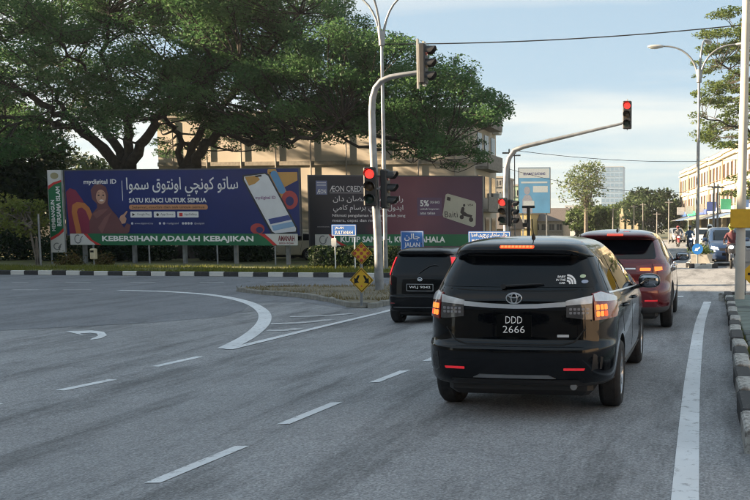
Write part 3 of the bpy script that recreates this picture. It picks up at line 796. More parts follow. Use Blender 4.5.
pr('app_icon', [px_poly([(133, 213.2), (136, 214.8), (133, 216.4)]), [(bx(q), bz(s_)) for q, s_ in ell(159, 214.9, 1.3, 1.4)]], md, mb1, 4)
pr('app_icon', [px_poly([(181, 213.2), (184.4, 213.2), (184.4, 216.6), (181, 216.6)])], mp_('print_red', (.5, .03, .03)), mb1, 4)
T = []
for (s_, a, b_) in (('Google Play', 138, 151), ('App Store', 162, 175), ('AppGallery', 186, 199)): T.append((s_, (bx(a), bz(216.2), bx(b_), bz(213.4)), -.018, 0))
words('badge_lettering', T, mp_('print_grey', (.2, .2, .22)), mb1)
T = []
for (s_, a, b_) in (('www.digital-id.my', 135, 154), ('mydigitalid', 168, 180), ('@mydigitalid', 196, 206)): T.append((s_, (bx(a), bz(225), bx(b_), bz(222.6)), -.010, 0))
for a in (132.5, 161, 165.2, 184.5, 187.3, 190.1, 193): obj('print_rule', MB().flat([(bx(q), bz(s_)) for q, s_ in ell(a, 223.6, 1.2, 1.25, 12)], -.010), mp_('print_softwhite', (.55, .55, .6)), mb1)
words('contact_lettering', T, mp_('print_softwhite', (.55, .55, .6)), mb1)
# shapes and tilted phone at the right end
pr('print_shape', [[(bx(q), bz(s_)) for q, s_ in rot2(rrect(276, 168, 285, 203, 4.4), 280, 186, -25)], px_poly([(272, 174), (299.6, 174), (299.6, 182), (284, 190), (276, 182)])], mp_('print_ochre', (.48, .26, .07)), mb1, 1)
pr('print_shape', [[(bx(q), bz(s_)) for q, s_ in rot2(rrect(277, 172, 284, 196, 3.4), 280, 184, -25)]], mp_('print_skyblue', (.10, .25, .45)), mb1, 2)
pr('print_shape', [[(bx(q), bz(s_)) for q, s_ in ell(291.5, 201, 8, 9)], [(bx(q), bz(s_)) for q, s_ in ell(259, 229, 7, 5.4)]], mp_('print_red2', (.36, .05, .05)), mb1, 3)
pr('print_shape', [[(bx(q), bz(s_)) for q, s_ in ell(291.5, 202, 4, 4.5)], [(bx(q), bz(s_)) for q, s_ in ell(261, 230, 3.5, 3)]], mp_('print_navy', (.03, .03, .12)), mb1, 4)
ph = [(246, 176.5), (268, 174.2), (272, 176), (298.5, 228), (298, 232.5), (276, 234.5), (272, 233), (245.5, 181)]
pr('print_phone', [px_poly(ph)], mp_('print_phone_edge', (.03, .03, .035)), mb1, 5)
ph2 = [(247.5, 178), (268, 175.6), (271, 177.5), (297, 228.6), (296.5, 231.6), (276.5, 233.3), (273.5, 231.6), (247.3, 181)]
pr('print_phone', [px_poly(ph2)], mp_('print_screen', (.60, .62, .66)), mb1, 6)
pr('print_phone', [px_poly([(248.2, 178.4), (260, 177), (263, 181), (258, 185), (252, 187)])], mp_('print_ochre', (.48, .26, .07)), mb1, 7)
pr('print_phone', [px_poly([(270, 219.5), (290, 215.5), (293, 220), (272, 224.5)])], mp_('print_button', (.05, .07, .24)), mb1, 7)
pr('print_phone', [px_poly([(273, 226), (293.5, 221.8), (296, 226.5), (275, 231)])], mp_('print_button2', (.22, .36, .55)), mb1, 7)
pr('print_phone', [px_poly([(258, 177.2), (264.5, 176.4), (265, 178), (259, 178.8)])], md, mb1, 8)
obj('phone_lettering', text_mb('mydigital ID', (bx(258), bz(201), bx(278), bz(197)), -.032, .015, shear=0), mp_('print_mauve', (.25, .12, .25)), mb1)

# green slogan banners
M_grn = mat('banner_green', (.012, .13, .055), .55, var=.12, scale=.8)
M_bwh = mat('banner_white', (.55, .55, .54), .55, var=.08, scale=.8)
def banner(label, xa, xb, ya, yb_, Y, slogan, tx, right_text=None, posts=(.1, .35, .65, .9), Y2=None):
    a0, a1 = at(xa, ya, Y), at(xb, yb_, Y if Y2 is None else Y2)
    t = thing('slogan_banner', label, 'banner', (a0.x, Y, -.12), math.atan2((Y2 or Y) - Y, a1.x - a0.x))
    w_ = math.hypot(a1.x - a0.x, (Y2 or Y) - Y); k = w_ / (xb - xa); zt = a0.z + .12; hh = (yb_ - ya) * Y / F; zb_ = zt - hh
    X = lambda q: (q - xa) * k
    Z = lambda v: zt - (v - ya) / (yb_ - ya) * hh
    obj('cloth', MB().box((w_ / 2, .01, (zt + zb_) / 2), (w_, .02, hh)), M_grn, t)
    pr('print_panel', [[(0, zb_ + .01), (X(xa + 26), zb_ + .01), (X(xa + 20), Z(ya + 6)), (X(xa + 14), zt - .01), (0, zt - .01)]], M_bwh, t, 1)
    pr('print_curve', [[(X(xa + 14), zt - .01), (X(xa + 18), zt - .01), (X(xa + 23), Z(ya + 7)), (X(xa + 32), zb_ + .01), (X(xa + 27), zb_ + .01), (X(xa + 20), Z(ya + 7))]], mp_('print_red', (.5, .03, .03)), t, 2)
    ring = MB(); c_ = (X(xa + 8), Z(ya + 6))
    o1, o2 = ell(c_[0], c_[1], hh * .34, hh * .40, 22, 60, 380), ell(c_[0], c_[1], hh * .25, hh * .30, 22, 60, 380)
    for i in range(21): ring.flat([o1[i], o1[i + 1], o2[i + 1], o2[i]], -.008)
    ring.flat([(c_[0] + hh * .1, c_[1] - hh * .2), (c_[0] + hh * .2, c_[1] - hh * .1), (c_[0] + hh * .5, c_[1] + hh * .25), (c_[0] + hh * .42, c_[1] + hh * .3)], -.012)
    obj('emblem', ring, mp_('print_grey2', (.16, .17, .18)), t)
    obj('slogan_lettering', text_mb(slogan, (X(tx[0]), zb_ + hh * .2, X(tx[1]), zt - hh * .18), -.008, .035), M_platew, t)
    if right_text:
        xr = xb - 26
        pr('print_panel', [[(X(xr - 6), zt - .01), (X(xr), Z(ya + 6)), (X(xr + 6), zb_ + .01), (w_, zb_ + .01), (w_, zt - .01)]], M_bwh, t, 1)
        pr('print_curve', [[(X(xr - 12), zt - .01), (X(xr - 6), zt - .01), (X(xr), Z(ya + 6)), (X(xr + 6), zb_ + .01), (X(xr + 2), zb_ + .01), (X(xr - 5), Z(ya + 5))]], mp_('print_red', (.5, .03, .03)), t, 2)
        obj('side_lettering', text_mb(right_text, (X(xb - 19), zb_ + hh * .38, X(xb - 3), zt - hh * .15), -.010, .03), mp_('print_maroon', (.18, .03, .04)), t)
        obj('side_lettering', text_mb('BERSIH INDAH', (X(xb - 18), zb_ + hh * .12, X(xb - 4), zb_ + hh * .28), -.010, .01), mp_('print_maroon', (.18, .03, .04)), t)
    for p in posts: obj('post', MB().tube([(p * w_, .06, -.1), (p * w_, .06, zt - .05)], .04, 7), M_galv, t)
    return t
banner('long green slogan banner hung below the blue billboard', 70, 298, 233.5, 246, 40.75, 'KEBERSIHAN ADALAH KEBAJIKAN', (103, 255), 'AMANAH')
banner('green slogan banner hung below the purple billboard', 315, 478, 234.2, 246.2, 42.6, 'KUTIP SAMPAH, KUTIP PAHALA', (341, 446), None, (.05, .5, .95))

# vertical banner
v0, v1 = at(47.2, 170, 40.9), at(65, 252.5, 40.9)
vt = thing('vertical_banner', 'tall narrow green and white banner with upright lettering beside the blue billboard', 'banner', (v0.x, 40.9, -.12))
vw, vz1, vz0 = v1.x - v0.x, v0.z + .12, v1.z + .12
vh = vz1 - vz0
V = lambda u, v_: (u * vw, vz1 - v_ * vh)
obj('cloth', MB().box((vw / 2, .01, (vz0 + vz1) / 2), (vw, .02, vh)), M_bwh, vt)
pr('print_panel', [[V(.01, .235), V(.4, .17), V(.99, .135), V(.99, .72), V(.6, .775), V(.01, .84)]], M_grn, vt, 1)
pr('print_curve', [[V(.01, .19), V(.4, .15), V(.99, .12), V(.99, .145), V(.45, .175), V(.01, .235)], [V(.01, .82), V(.6, .765), V(.99, .70), V(.99, .745), V(.6, .80), V(.01, .855)]], mp_('print_red', (.5, .03, .03)), vt, 2)
T = []
T.append(('MEMBANGUN', (V(.14, 0)[0], V(0, .74)[1], V(.42, 0)[0], V(0, .36)[1]), -.012, .03, dict(rot=1)))
T.append(('BERSAMA ISLAM', (V(.54, 0)[0], V(0, .68)[1], V(.86, 0)[0], V(0, .20)[1]), -.012, .03, dict(rot=1)))
words('slogan_lettering', T, M_platew, vt)
pr('crest', [[(vw * .5 + q * .3 * vw, vz1 - .07 * vh + s_ * .04 * vh) for q, s_ in ell(0, 0, 1, 1, 14)], ], mp_('print_khaki', (.30, .27, .15)), vt, 2)
o1, o2 = ell(vw * .45, vz1 - .925 * vh, vw * .27, vh * .045, 22, 60, 380), ell(vw * .45, vz1 - .925 * vh, vw * .19, vh * .033, 22, 60, 380)
q = MB()
for i in range(21): q.flat([o1[i], o1[i + 1], o2[i + 1], o2[i]], -.008)
q.flat([V(.5, .945), V(.56, .95), V(.82, .895), V(.75, .89)], -.012)
obj('emblem', q, mp_('print_grey2', (.16, .17, .18)), vt)
for p in (-.03, 1.03): obj('post', MB().tube([(p * vw, .05, -.1), (p * vw, .05, vz1)], .035, 7), M_galv, vt)

# purple billboard
Ya, Yc = 43.6, 45.6
q0, q1 = at(308.5, 176, Ya), at(482, 182, Yc)
M_pur = mat_gradient('poster_purple', [(0, (.014, .016, .024)), (.30, (.024, .018, .030)), (.45, (.13, .032, .055)), (.62, (.17, .058, .085)), (.85, (.10, .040, .075)), (1, (.08, .035, .07))], 0, 0, q1.x - q0.x, .35)
zb2 = at(308.5, 247, Ya).z
mb2, w, h, z = board('billboard', 'dark purple billboard with white lettering and a printed card', q0.x, q1.x, zb2, q0.z, Ya, (.06, .35, .65, .94), M_pur, Yc)
K = w / 173.5
bx = lambda p: (p - 308.5) * K
bz = lambda p: z + (247 - p) * h / 71.0
pr('logo_square', [px_poly([(315.5, 180.5), (326.5, 180.5), (326.5, 194.5), (315.5, 194.5)])], mp_('print_logo', (.16, .18, .33)), mb2, 1)
obj('logo_lettering', text_mb('ÆON', (bx(316.5), bz(193.6), bx(325.5), bz(189)), -.008, .02), W_, mb2)
pr('logo_stripe', [px_poly([(316.5, 182), (325.5, 182), (325.5, 183), (316.5, 183)]), px_poly([(316.5, 184.5), (325.5, 184.5), (325.5, 185.5), (316.5, 185.5)])], mp_('print_softwhite', (.55, .55, .6)), mb2, 2)
T = []
T.append(('ÆON CREDIT SERVICE', (bx(329), bz(191.5), bx(388), bz(185.5)), -.008, .01))
T.append((jawi('راي سميه رمضان دان'), (bx(332), bz(204), bx(402), bz(195.5)), -.008, .01))
T.append((jawi('ايدول فطري برسام كامي'), (bx(332), bz(212.5), bx(402), bz(204.5)), -.008, .01))
T.append(('Nikmati pengalaman membeli belah yang', (bx(331), bz(217.5), bx(404), bz(213.8)), -.008, .02))
T.append(('mesra, cepat dan mudah', (bx(331), bz(222.5), bx(380), bz(218.8)), -.008, .02))
T.append(('aeoncredit.com.my', (bx(316), bz(227.5), bx(328), bz(226)), -.008, 0))
obj('print_rule', MB().flat(px_poly([(329, 192.6), (366, 192.6), (366, 193), (329, 193)]), -.008), mp_('print_softwhite2', (.60, .58, .60)), mb2)
words('headline_lettering', T, mp_('print_softwhite2', (.60, .58, .60)), mb2)
pr('print_panel', [[(bx(a), bz(b_)) for a, b_ in rrect(416, 197, 441, 215.5, .8)]], mp_('print_plum', (.11, .06, .12)), mb2, 1)
T = []
T.append(('5%', (bx(419), bz(206), bx(428), bz(199.5)), -.008, .03)); T.append(('CASH BACK', (bx(429), bz(203), bx(439), bz(200.5)), -.008, .01))
T.append(('untuk bayaran', (bx(419), bz(210), bx(438), bz(207.5)), -.008, .01)); T.append(('atas talian', (bx(419), bz(214), bx(434), bz(211.5)), -.008, .01))
words('offer_lettering', T, M_white, mb2)
pr('print_card', [px_poly([(445, 194), (447, 193), (474, 200.6), (475.8, 203), (475, 225), (472.5, 227), (442.5, 217), (441.6, 214.5)])], mp_('print_cream', (.42, .40, .33)), mb2, 1)
pr('print_card', [px_poly([(446.5, 196), (450, 197), (449.5, 200.5), (446, 199.5)]),
                  px_poly([(459.5, 212), (461, 207), (463, 206.2), (464, 208), (463.4, 211), (467, 213.6), (471.8, 215), (471, 217.5), (462, 215.2)]),
                  [(bx(a), bz(b_)) for a, b_ in ell(461, 216.8, 2.2, 2.2, 14)], [(bx(a), bz(b_)) for a, b_ in ell(470.5, 219.4, 2.3, 2.3, 14)], [(bx(a), bz(b_)) for a, b_ in ell(463.6, 204.8, 1.2, 1.4, 12)]], md, mb2, 2)
T = []
T.append(('Baiti', (bx(444), bz(217), bx(457), bz(211)), -.008, 0, dict(shear=-.02))); T.append(('VISA', (bx(467), bz(205.5), bx(473), bz(203.4)), -.008, .02))
words('card_lettering', T, md, mb2)

# ------------------------------------------------------------------ buildings
def facade_windows(t, w, z_rows, xs_, ww, wh, m_frame, m_glass, y=-.03, name='window', sill=True):
    """windows on the local y = 0 face (facing -y): frame part with recessed pane and sill as sub-parts"""
    fm = MB(); d = .09; b_ = .08
    for (cx_, cz_, sx, sz) in ((0, wh / 2 - b_ / 2, ww, b_), (0, -wh / 2 + b_ / 2, ww, b_), (-ww / 2 + b_ / 2, 0, b_, wh - 2 * b_), (ww / 2 - b_ / 2, 0, b_, wh - 2 * b_), (0, 0, .05, wh - 2 * b_)):
        fm.box((cx_, 0, cz_), (sx, d, sz))
    fme = fm.mesh('window'); fme.materials.append(m_frame)
    gme = MB().box((0, .02, 0), (ww - .1, .03, wh - .1)).mesh('pane'); gme.materials.append(m_glass)
    sme = MB().box((0, -.08, -wh / 2 - .06), (ww + .24, .26, .1)).mesh('sill'); sme.materials.append(m_frame)
    for zc in z_rows:
        for xc in xs_:
            o = bpy.data.objects.new(name, fme); COL.objects.link(o); o.parent = t; o.location = (xc, y, zc)
            p = bpy.data.objects.new('pane', gme); COL.objects.link(p); p.parent = o
            if sill: q_ = bpy.data.objects.new('sill', sme); COL.objects.link(q_); q_.parent = o
M_beige = mat('beige_render', (.52, .46, .39), .9, var=.14, scale=.35, bump=.1, detail=9)
M_wglass = mat('building_glass', (.03, .035, .04), .1, var=.2)
M_wframe = mat('window_frame_grey', (.30, .29, .27), .6, var=.1)
# beige three-storey block behind the trees and billboards
bxa, bxb, Yw = at(160, 200, 60).x, at(475, 200, 60).x, 60.0
zt = at(485, 112, 60).z
bw = bxb - bxa
bt = thing('shop_building', 'long beige rendered block behind the rain trees and billboards', 'building', (bxa, Yw, -.15))
obj('wall', MB().box((bw / 2, 3.2, (zt + .15) / 2), (bw, 6.4, zt + .15)), M_beige, bt)
obj('parapet', MB().box((bw / 2, 3.2, zt + .30), (bw + .4, 6.8, .35)), mat('parapet_grey', (.30, .27, .23), .9, var=.2), bt)
for zz in (3.1, 6.3): obj('band', MB().box((bw / 2, -.06, zz), (bw, .12, .28)), mat('parapet_grey'), bt)
for k in range(9): obj('downpipe', MB().tube([(1.2 + k * bw / 9, -.12, 0), (1.2 + k * bw / 9, -.12, zt)], .06, 6), mat('pipe_grey', (.28, .25, .22), .7), bt)
# narrow end facing the onward road: balconies and shopfront
for k in range(3):
    obj('balcony', MB().box((bw + .45, 2.4, 3.0 + k * 2.9), (.9, 4.4, .18)).box((bw + .87, 2.4, 3.5 + k * 2.9), (.08, 4.4, .9)), mat('balcony_dull', (.20, .18, .16), .8, var=.25), bt)
    obj('air_conditioner', MB().bbox((bw + .28, 5.6, 4.0 + k * 2.5), (.5, .9, .7), .04), mat('ac_white', (.55, .54, .5), .6), bt)
for k in range(3):
    for j in range(3): obj('window', MB().box((bw + .02, 1.3 + j * 2.0, 1.8 + 2.9 * k), (.06, 1.2, 1.5)), M_wglass, bt)

# ------------------------------------------------------------------ cars
def pchip(ys, n):
    ys = np.asarray(ys, float); m = len(ys); d = np.diff(ys); t = np.linspace(0, m - 1, n)
    s = np.zeros(m); s[1:-1] = np.where(d[:-1] * d[1:] > 0, 2 * d[:-1] * d[1:] / (d[:-1] + d[1:] + 1e-12), 0); s[0], s[-1] = d[0], d[-1]
    i = np.clip(t.astype(int), 0, m - 2); f = t - i
    return (1 + 2 * f) * (1 - f) ** 2 * ys[i] + f * (1 - f) ** 2 * s[i] + f * f * (3 - 2 * f) * ys[i + 1] + f * f * (f - 1) * s[i + 1]
def body_mesh(rows, axles, wr, hw_w, nl=5, name='body'):
    """closed shell built as a stack of plan outlines; rows: z, rear y, front y, half width, rear corner x/y radius, front corner x/y radius, rear bow"""
    A = np.array(rows, float); N = (len(rows) - 1) * nl + 1
    Q = [pchip(A[:, k], N) for k in range(A.shape[1])]
    rings = []
    for l in range(N):
        z, y0, y1, hw, rxr, ryr, rxf, ryf, bow = [q[l] for q in Q]
        ln = y1 - y0; ryr, ryf = min(ryr, ln * .3), min(ryf, ln * .4); rxr, rxf = min(rxr, hw * .9), min(rxf, hw * .9)
        pts = []
        for i in range(9): pts.append((i / 9 * (hw - rxr), y0))
        for i in range(9): a = i / 8 * math.pi / 2; pts.append((hw - rxr + rxr * math.sin(a), y0 + ryr * (1 - math.cos(a))))
        ya, yb_ = y0 + ryr, y1 - ryf
        for i in range(1, 26): pts.append((hw, ya + (yb_ - ya) * i / 26))
        for i in range(9): a = i / 8 * math.pi / 2; pts.append((hw - rxf + rxf * math.cos(a), y1 - ryf + ryf * math.sin(a)))
        for i in range(1, 8): pts.append(((hw - rxf) * (1 - i / 7), y1))
        ym, hl = (y0 + y1) / 2, ln / 2; P = []
        for (x_, y_) in pts:
            u = (y_ - ym) / hl; xx = x_ * (1 - .035 * u * u)
            yy_ = y_ + bow * (x_ / hw) ** 2 * (1 if u < 0 else -1.6) * (abs(u) > .3) * ((abs(u) - .3) / .7)
            P.append((xx, yy_, z))
        rings.append(P + [(-p[0], p[1], p[2]) for p in P[-2:0:-1]])
    n = len(rings[0]); vs = [v for r_ in rings for v in r_]; fs = []
    for l in range(N - 1):
        for i in range(n):
            j = (i + 1) % n; fs.append((l * n + i, l * n + j, (l + 1) * n + j, (l + 1) * n + i))
    fs.append(tuple(range(n - 1, -1, -1))); fs.append(tuple((N - 1) * n + i for i in range(n)))
    me = MB().add(vs, fs).mesh(name)
    o = bpy.data.objects.new('tmp_body', me); COL.objects.link(o)
    cut = MB()
    for ya in axles:
        for s_ in (-1, 1): cut.cyl((s_ * (hw_w - .02), ya, wr), wr + .055, .5, 40, 'x')
    co = bpy.data.objects.new('tmp_cut', cut.mesh('cut')); COL.objects.link(co)
    md_ = o.modifiers.new('b', 'BOOLEAN'); md_.operation = 'DIFFERENCE'; md_.solver = 'EXACT'; md_.object = co
    bpy.context.view_layer.update()
    res = bpy.data.meshes.new_from_object(o.evaluated_get(bpy.context.evaluated_depsgraph_get()))
    bpy.data.objects.remove(o); bpy.data.objects.remove(co)
    res.name = name; finish(res, 38)
    return res
class Car:
    def __init__(s, name, label, cat, rows, axles, wr, hw, paint, loc, rz=0, group=None, low=None, low_z=.33, bevel=None):
        s.t = thing(name, label, cat, loc, rz, group); s.axles, s.wr, s.hw = axles, wr, hw
        me = body_mesh(rows, axles, wr, hw)
        me.materials.clear(); me.materials.append(paint); me.materials.append(M_blk); me.materials.append(low or paint)
        for p in me.polygons:
            c = p.center; p.material_index = 0
            if any(abs(math.hypot(c.y - ya, c.z - wr) - (wr + .055)) < .02 and abs(p.normal.x) < .5 for ya in axles) or (abs(p.normal.x) > .95 and abs(c.x) < hw - .2 and c.z < .9): p.material_index = 1
            elif c.z < low_z: p.material_index = 2
        s.body = obj('body', me, None, s.t)
        vs = [v.co.copy() for v in me.vertices]; s.bvh = BVHTree.FromPolygons(vs, [tuple(p.vertices) for p in me.polygons])
    def hit(s, u, v, view):
        if view == 'rear': view = 0
        if view == 'right': view = 90
        if view == 'front': view = 180
        if view == 'left': view = 270
        if view == 'top': o, d = Vector((u, v, 6)), Vector((0, 0, -1))
        else:
            a = R(view); d = Vector((-math.sin(a), math.cos(a), 0)); lat = Vector((math.cos(a), math.sin(a), 0)); o = lat * u - d * 6 + Vector((0, 0, v))
        h, n_, i, ds = s.bvh.ray_cast(o, d)
        if h is None:
            q = o + d * (6 - s.hw); h, n_, i, ds = s.bvh.find_nearest(q)
        if n_.dot(d) > 0: n_ = -n_
        return h, n_
    def decal(s, name, poly, view, m, parent=None, off=.004, res=.05, skirt=.010):
        if view == 'left': poly = [(-p[0], p[1]) for p in poly]
        pl = []
        for a, b_ in zip(poly, poly[1:] + poly[:1]):
            a, b_ = Vector(a), Vector(b_); k = max(1, int((b_ - a).length / res))
            for i in range(k): pl.append(a.lerp(b_, i / k))
        if sum(a.x * b_.y - b_.x * a.y for a, b_ in zip(pl, pl[1:] + pl[:1])) < 0: pl.reverse()
        nP = len(pl); pts = list(pl)
        xs_, ys_ = [p.x for p in pl], [p.y for p in pl]
        tp = [(p.x, p.y) for p in pl]
        x_ = min(xs_) + res * .5
        while x_ < max(xs_):
            y_ = min(ys_) + res * .5
            while y_ < max(ys_):
                if pin(x_, y_, tp) and min((p - Vector((x_, y_))).length for p in pl) > res * .45: pts.append(Vector((x_, y_)))
                y_ += res
            x_ += res
        r_ = geometry.delaunay_2d_cdt(pts, [(i, (i + 1) % nP) for i in range(nP)], [list(range(nP))], 0, 1e-6)
        fs = [tuple(f) for f, oo in zip(r_[2], r_[5]) if len(oo)]
        H = [s.hit(v.x, v.y, view) for v in r_[0]]
        V_ = [h + n_ * off for h, n_ in H]; nv = len(V_)
        V_ += [h - n_ * skirt for h, n_ in H]
        cnt = {}
        for f in fs:
            for i in range(3): e = (f[i], f[(i + 1) % 3]); cnt[e] = cnt.get(e, 0) + 1
        sk = [(e[1], e[0], e[0] + nv, e[1] + nv) for e in cnt if (e[1], e[0]) not in cnt]
        used = sorted({i for f in fs + sk for i in f}); mp = {i: k for k, i in enumerate(used)}
        mb_ = MB().add([V_[i] for i in used], [tuple(mp[i] for i in f) for f in fs + sk])
        return obj(name, mb_, m, parent or s.t, smooth=40)
    def line(s, name, pts, w_, view, m=None, off=.0015, parent=None):
        P = [Vector(p) for p in pts]; L, Rr = [], []
        for i, p in enumerate(P):
            t_ = (P[min(i + 1, len(P) - 1)] - P[max(i - 1, 0)]).normalized(); nn = Vector((-t_.y, t_.x)); L.append(p + nn * w_ / 2); Rr.append(p - nn * w_ / 2)
        return s.decal(name, [tuple(p) for p in L + Rr[::-1]], view, m or M_dark, parent or s.body, off, .08, .004)
    def text(s, name, body, box, view, m, bold=.02, off=.008, parent=None):
        q = text_mb(body, box, 0, bold); V_ = []
        for v in q.v: h, n_ = s.hit(v[0], v[2], view); V_.append(h + n_ * off)
        return obj(name, MB().add(V_, q.f), m, parent or s.t)
    def wheels(s, spokes=10, rim_m=None, cover=False):
        tyre = MB(); R_ = s.wr; w2 = .1
        tyre.lathe([(-w2 + .015, R_ * .66), (-w2, R_ * .78), (-w2 + .004, R_ * .9), (-w2 + .03, R_ * .985), (-.04, R_), (.04, R_), (w2 - .03, R_ * .985), (w2 - .004, R_ * .9), (w2, R_ * .78), (w2 - .015, R_ * .66)], 40)
        for k in (-.045, 0, .045): tyre.lathe([(k - .006, R_ * 1.001), (k + .006, R_ * 1.001)], 40)
        tme = tyre.mesh('wheel', 40); tme.materials.append(M_rub)
        rim = MB(); rr_ = R_ * .67
        rim.lathe([(.085, rr_), (.088, rr_ * .95), (.06, rr_ * .90), (-.06, rr_ * .88)], 40)
        rim.lathe([(.075, .001), (.075, rr_ * .16), (.045, rr_ * .22), (.04, rr_ * .22)], 20)
        for k in range(spokes):
            a = 2 * math.pi * k / spokes
            c_, s_ = math.cos(a), math.sin(a); vs = []
            for (rad, wd, xx) in ((rr_ * .15, .022, .07), (rr_ * .93, .017, .082)):
                for (e, f_) in ((-1, 0), (1, 0), (1, 1), (-1, 1)):
                    vs.append((xx - f_ * .025, rad * c_ - e * wd * s_, rad * s_ + e * wd * c_))
            rim.add(vs, [(0, 1, 5, 4), (1, 2, 6, 5), (2, 3, 7, 6), (3, 0, 4, 7), (0, 3, 2, 1), (4, 5, 6, 7)])
        rme = rim.mesh('rim', 35); rme.materials.append(rim_m or M_alloy)
        hub = MB().lathe([(.01, .001), (.01, rr_ * .86)], 24).mesh('brake_disc'); hub.materials.append(mat('brake_dark', (.03, .03, .032), .6, metal=.4))
        for ya in s.axles:
            for sd in (-1, 1):
                o = bpy.data.objects.new('wheel', tme); COL.objects.link(o); o.parent = s.t; o.location = (sd * (s.hw - .105), ya, R_); o.rotation_euler = (0, 0, 0 if sd > 0 else math.pi)
                for (nm, me_) in (('rim', rme), ('brake_disc', hub)): c_ = bpy.data.objects.new(nm, me_); COL.objects.link(c_); c_.parent = o
    def mirror(s, y_, z_, m, sc=1.0):
        for sd in (-1, 1):
            h, n_ = s.hit(y_ * sd if sd > 0 else -y_, z_ - .03, 'right' if sd > 0 else 'left')
            x0 = abs(h.x)
            q = MB(); superell(q, (sd * (x0 + .15 * sc), y_ + .02, z_ + .03), (.125 * sc, .075, .082 * sc), 2.7)
            o = obj('wing_mirror', q, m, s.t, smooth=60)
            obj('mirror_glass', superell(MB(), (sd * (x0 + .15 * sc), y_ - .038, z_ + .03), (.105 * sc, .022, .066 * sc), 3.2), mat('mirror_glass', (.35, .38, .42), .04, metal=1.0, var=0), o, smooth=60)
            obj('mirror_arm', MB().tube([(sd * (x0 - .03), y_ + .03, z_ - .05), (sd * (x0 + .08), y_ + .02, z_ - .02)], .025, 6), M_blk, o)
def superell(mb_, c, r_, p=2.5, nu=20, nv=12):
    vs = []; f = lambda v: math.copysign(abs(v) ** (2 / p), v)
    for j in range(nv + 1):
        b_ = -math.pi / 2 + math.pi * j / nv
        for i in range(nu):
            a = 2 * math.pi * i / nu
            vs.append((c[0] + r_[0] * f(math.cos(b_)) * f(math.cos(a)), c[1] + r_[1] * f(math.cos(b_)) * f(math.sin(a)), c[2] + r_[2] * f(math.sin(b_))))
    fs = [(j * nu + i, j * nu + (i + 1) % nu, (j + 1) * nu + (i + 1) % nu, (j + 1) * nu + i) for j in range(nv) for i in range(nu)]
    return mb_.add(vs, fs)
mir = lambda poly: [(-a, b_) for a, b_ in poly]

M_pblack = mat('car_paint_black', (.0015, .002, .0036), .15, var=0, coat=.6, spec=.10)
M_pblack2 = mat('car_paint_black_worn', (.003, .0035, .005), .25, var=0, coat=.35, spec=.12)
M_pred = mat('car_paint_red', (.12, .005, .010), .26, metal=.3, var=0, coat=1.0)
M_pblue = mat('car_paint_blue', (.014, .035, .095), .3, metal=.2, var=0, coat=1.0)
M_pcream = mat('car_paint_cream', (.55, .50, .38), .35, var=.04, coat=.7)
M_pwhite = mat('car_paint_white', (.65, .65, .64), .35, var=.03, coat=.7)
M_psilv = mat('car_paint_silver', (.38, .39, .40), .3, metal=.6, var=.03, coat=.8)
M_lensr = mat('lens_red', (.20, .008, .010), .12, var=0, coat=1.0)
M_lensc = mat('lens_clear', (.60, .61, .63), .30, metal=.5, var=.1, scale=30, coat=.6)
M_lensd = mat('lens_smoked', (.05, .05, .055), .12, var=.2, scale=30, coat=1.0)
M_brake = mat_emit('brake_lamp_lit', (1.0, .07, .012), .30, (.3, .03, .015))
M_brakeo = mat_emit('tail_lamp_lit', (1.0, .20, .03), .34, (.4, .10, .03))
M_brake2 = mat_emit('brake_lamp_cell', (1.0, .12, .03), .6, (.3, .03, .015))
M_head = mat_emit('head_lamp_lit', (.95, .97, 1.0), .8, (.8, .8, .8))
M_tailr = mat_emit('tail_lamp_red', (1.0, .03, .04), .20, (.35, .01, .015))

# --- black MPV just ahead
#        z     rear   front  hw    rxr  ryr  rxf  ryf  bow
rows = [(.30, -2.10, 2.12, .790, .18, .30, .35, .50, .06),
        (.33, -2.19, 2.20, .835, .22, .36, .38, .55, .08),
        (.42, -2.265, 2.27, .852, .24, .40, .40, .60, .09),
        (.55, -2.295, 2.29, .860, .25, .42, .40, .60, .10),
        (.64, -2.29, 2.29, .862, .25, .42, .40, .60, .10),
        (.665, -2.265, 2.28, .862, .25, .42, .40, .60, .10),
        (.70, -2.235, 2.25, .862, .25, .42, .40, .60, .10),
        (.84, -2.225, 2.05, .860, .25, .42, .42, .60, .10),
        (.965, -2.215, 1.60, .850, .25, .42, .45, .50, .10),
        (1.03, -2.215, 1.25, .835, .25, .42, .40, .40, .10),
        (1.11, -2.19, .98, .800, .23, .38, .35, .32, .10),
        (1.16, -2.155, .80, .775, .20, .34, .32, .30, .10),
        (1.28, -2.085, .50, .718, .18, .30, .30, .30, .10),
        (1.40, -2.00, .15, .655, .16, .28, .28, .30, .09),
        (1.42, -2.06, .08, .640, .15, .28, .28, .30, .08),
        (1.47, -2.10, -.08, .605, .15, .28, .26, .30, .08),
        (1.515, -2.06, -.22, .560, .15, .28, .25, .30, .08),
        (1.55, -1.86, -.34, .480, .15, .28, .25, .30, .06),
        (1.575, -1.55, -.50, .340, .12, .25, .20, .25, .04),
        (1.585, -1.30, -.65, .150, .08, .2, .1, .2, .02),
        (1.586, -1.15, -.75, .03, .02, .1, .02, .1, 0)]
MX = (G(445, 400.7).x + G(623, 405.7).x) / 2
MY = (G(445, 400.7).y + G(623, 405.7).y) / 2
c = Car('minivan', 'glossy black minivan with chrome tailgate strip waiting behind the red car', 'car', rows, (-1.39, 1.33), .315, .862, M_pblack, (MX, MY + 1.39, 0), low=M_blk, low_z=.34)
c.wheels(10)
rw = [(-.66, 1.155), (.66, 1.155), (.685, 1.19), (.585, 1.40), (.54, 1.418), (-.54, 1.418), (-.585, 1.40), (-.685, 1.19)]
win = c.decal('rear_window', rw, 'rear', M_glass, off=.004)
bl_ = c.decal('brake_light', rrect(-.15, 1.485, .15, 1.508, .008), 'rear', M_brake, off=.004, res=.04)
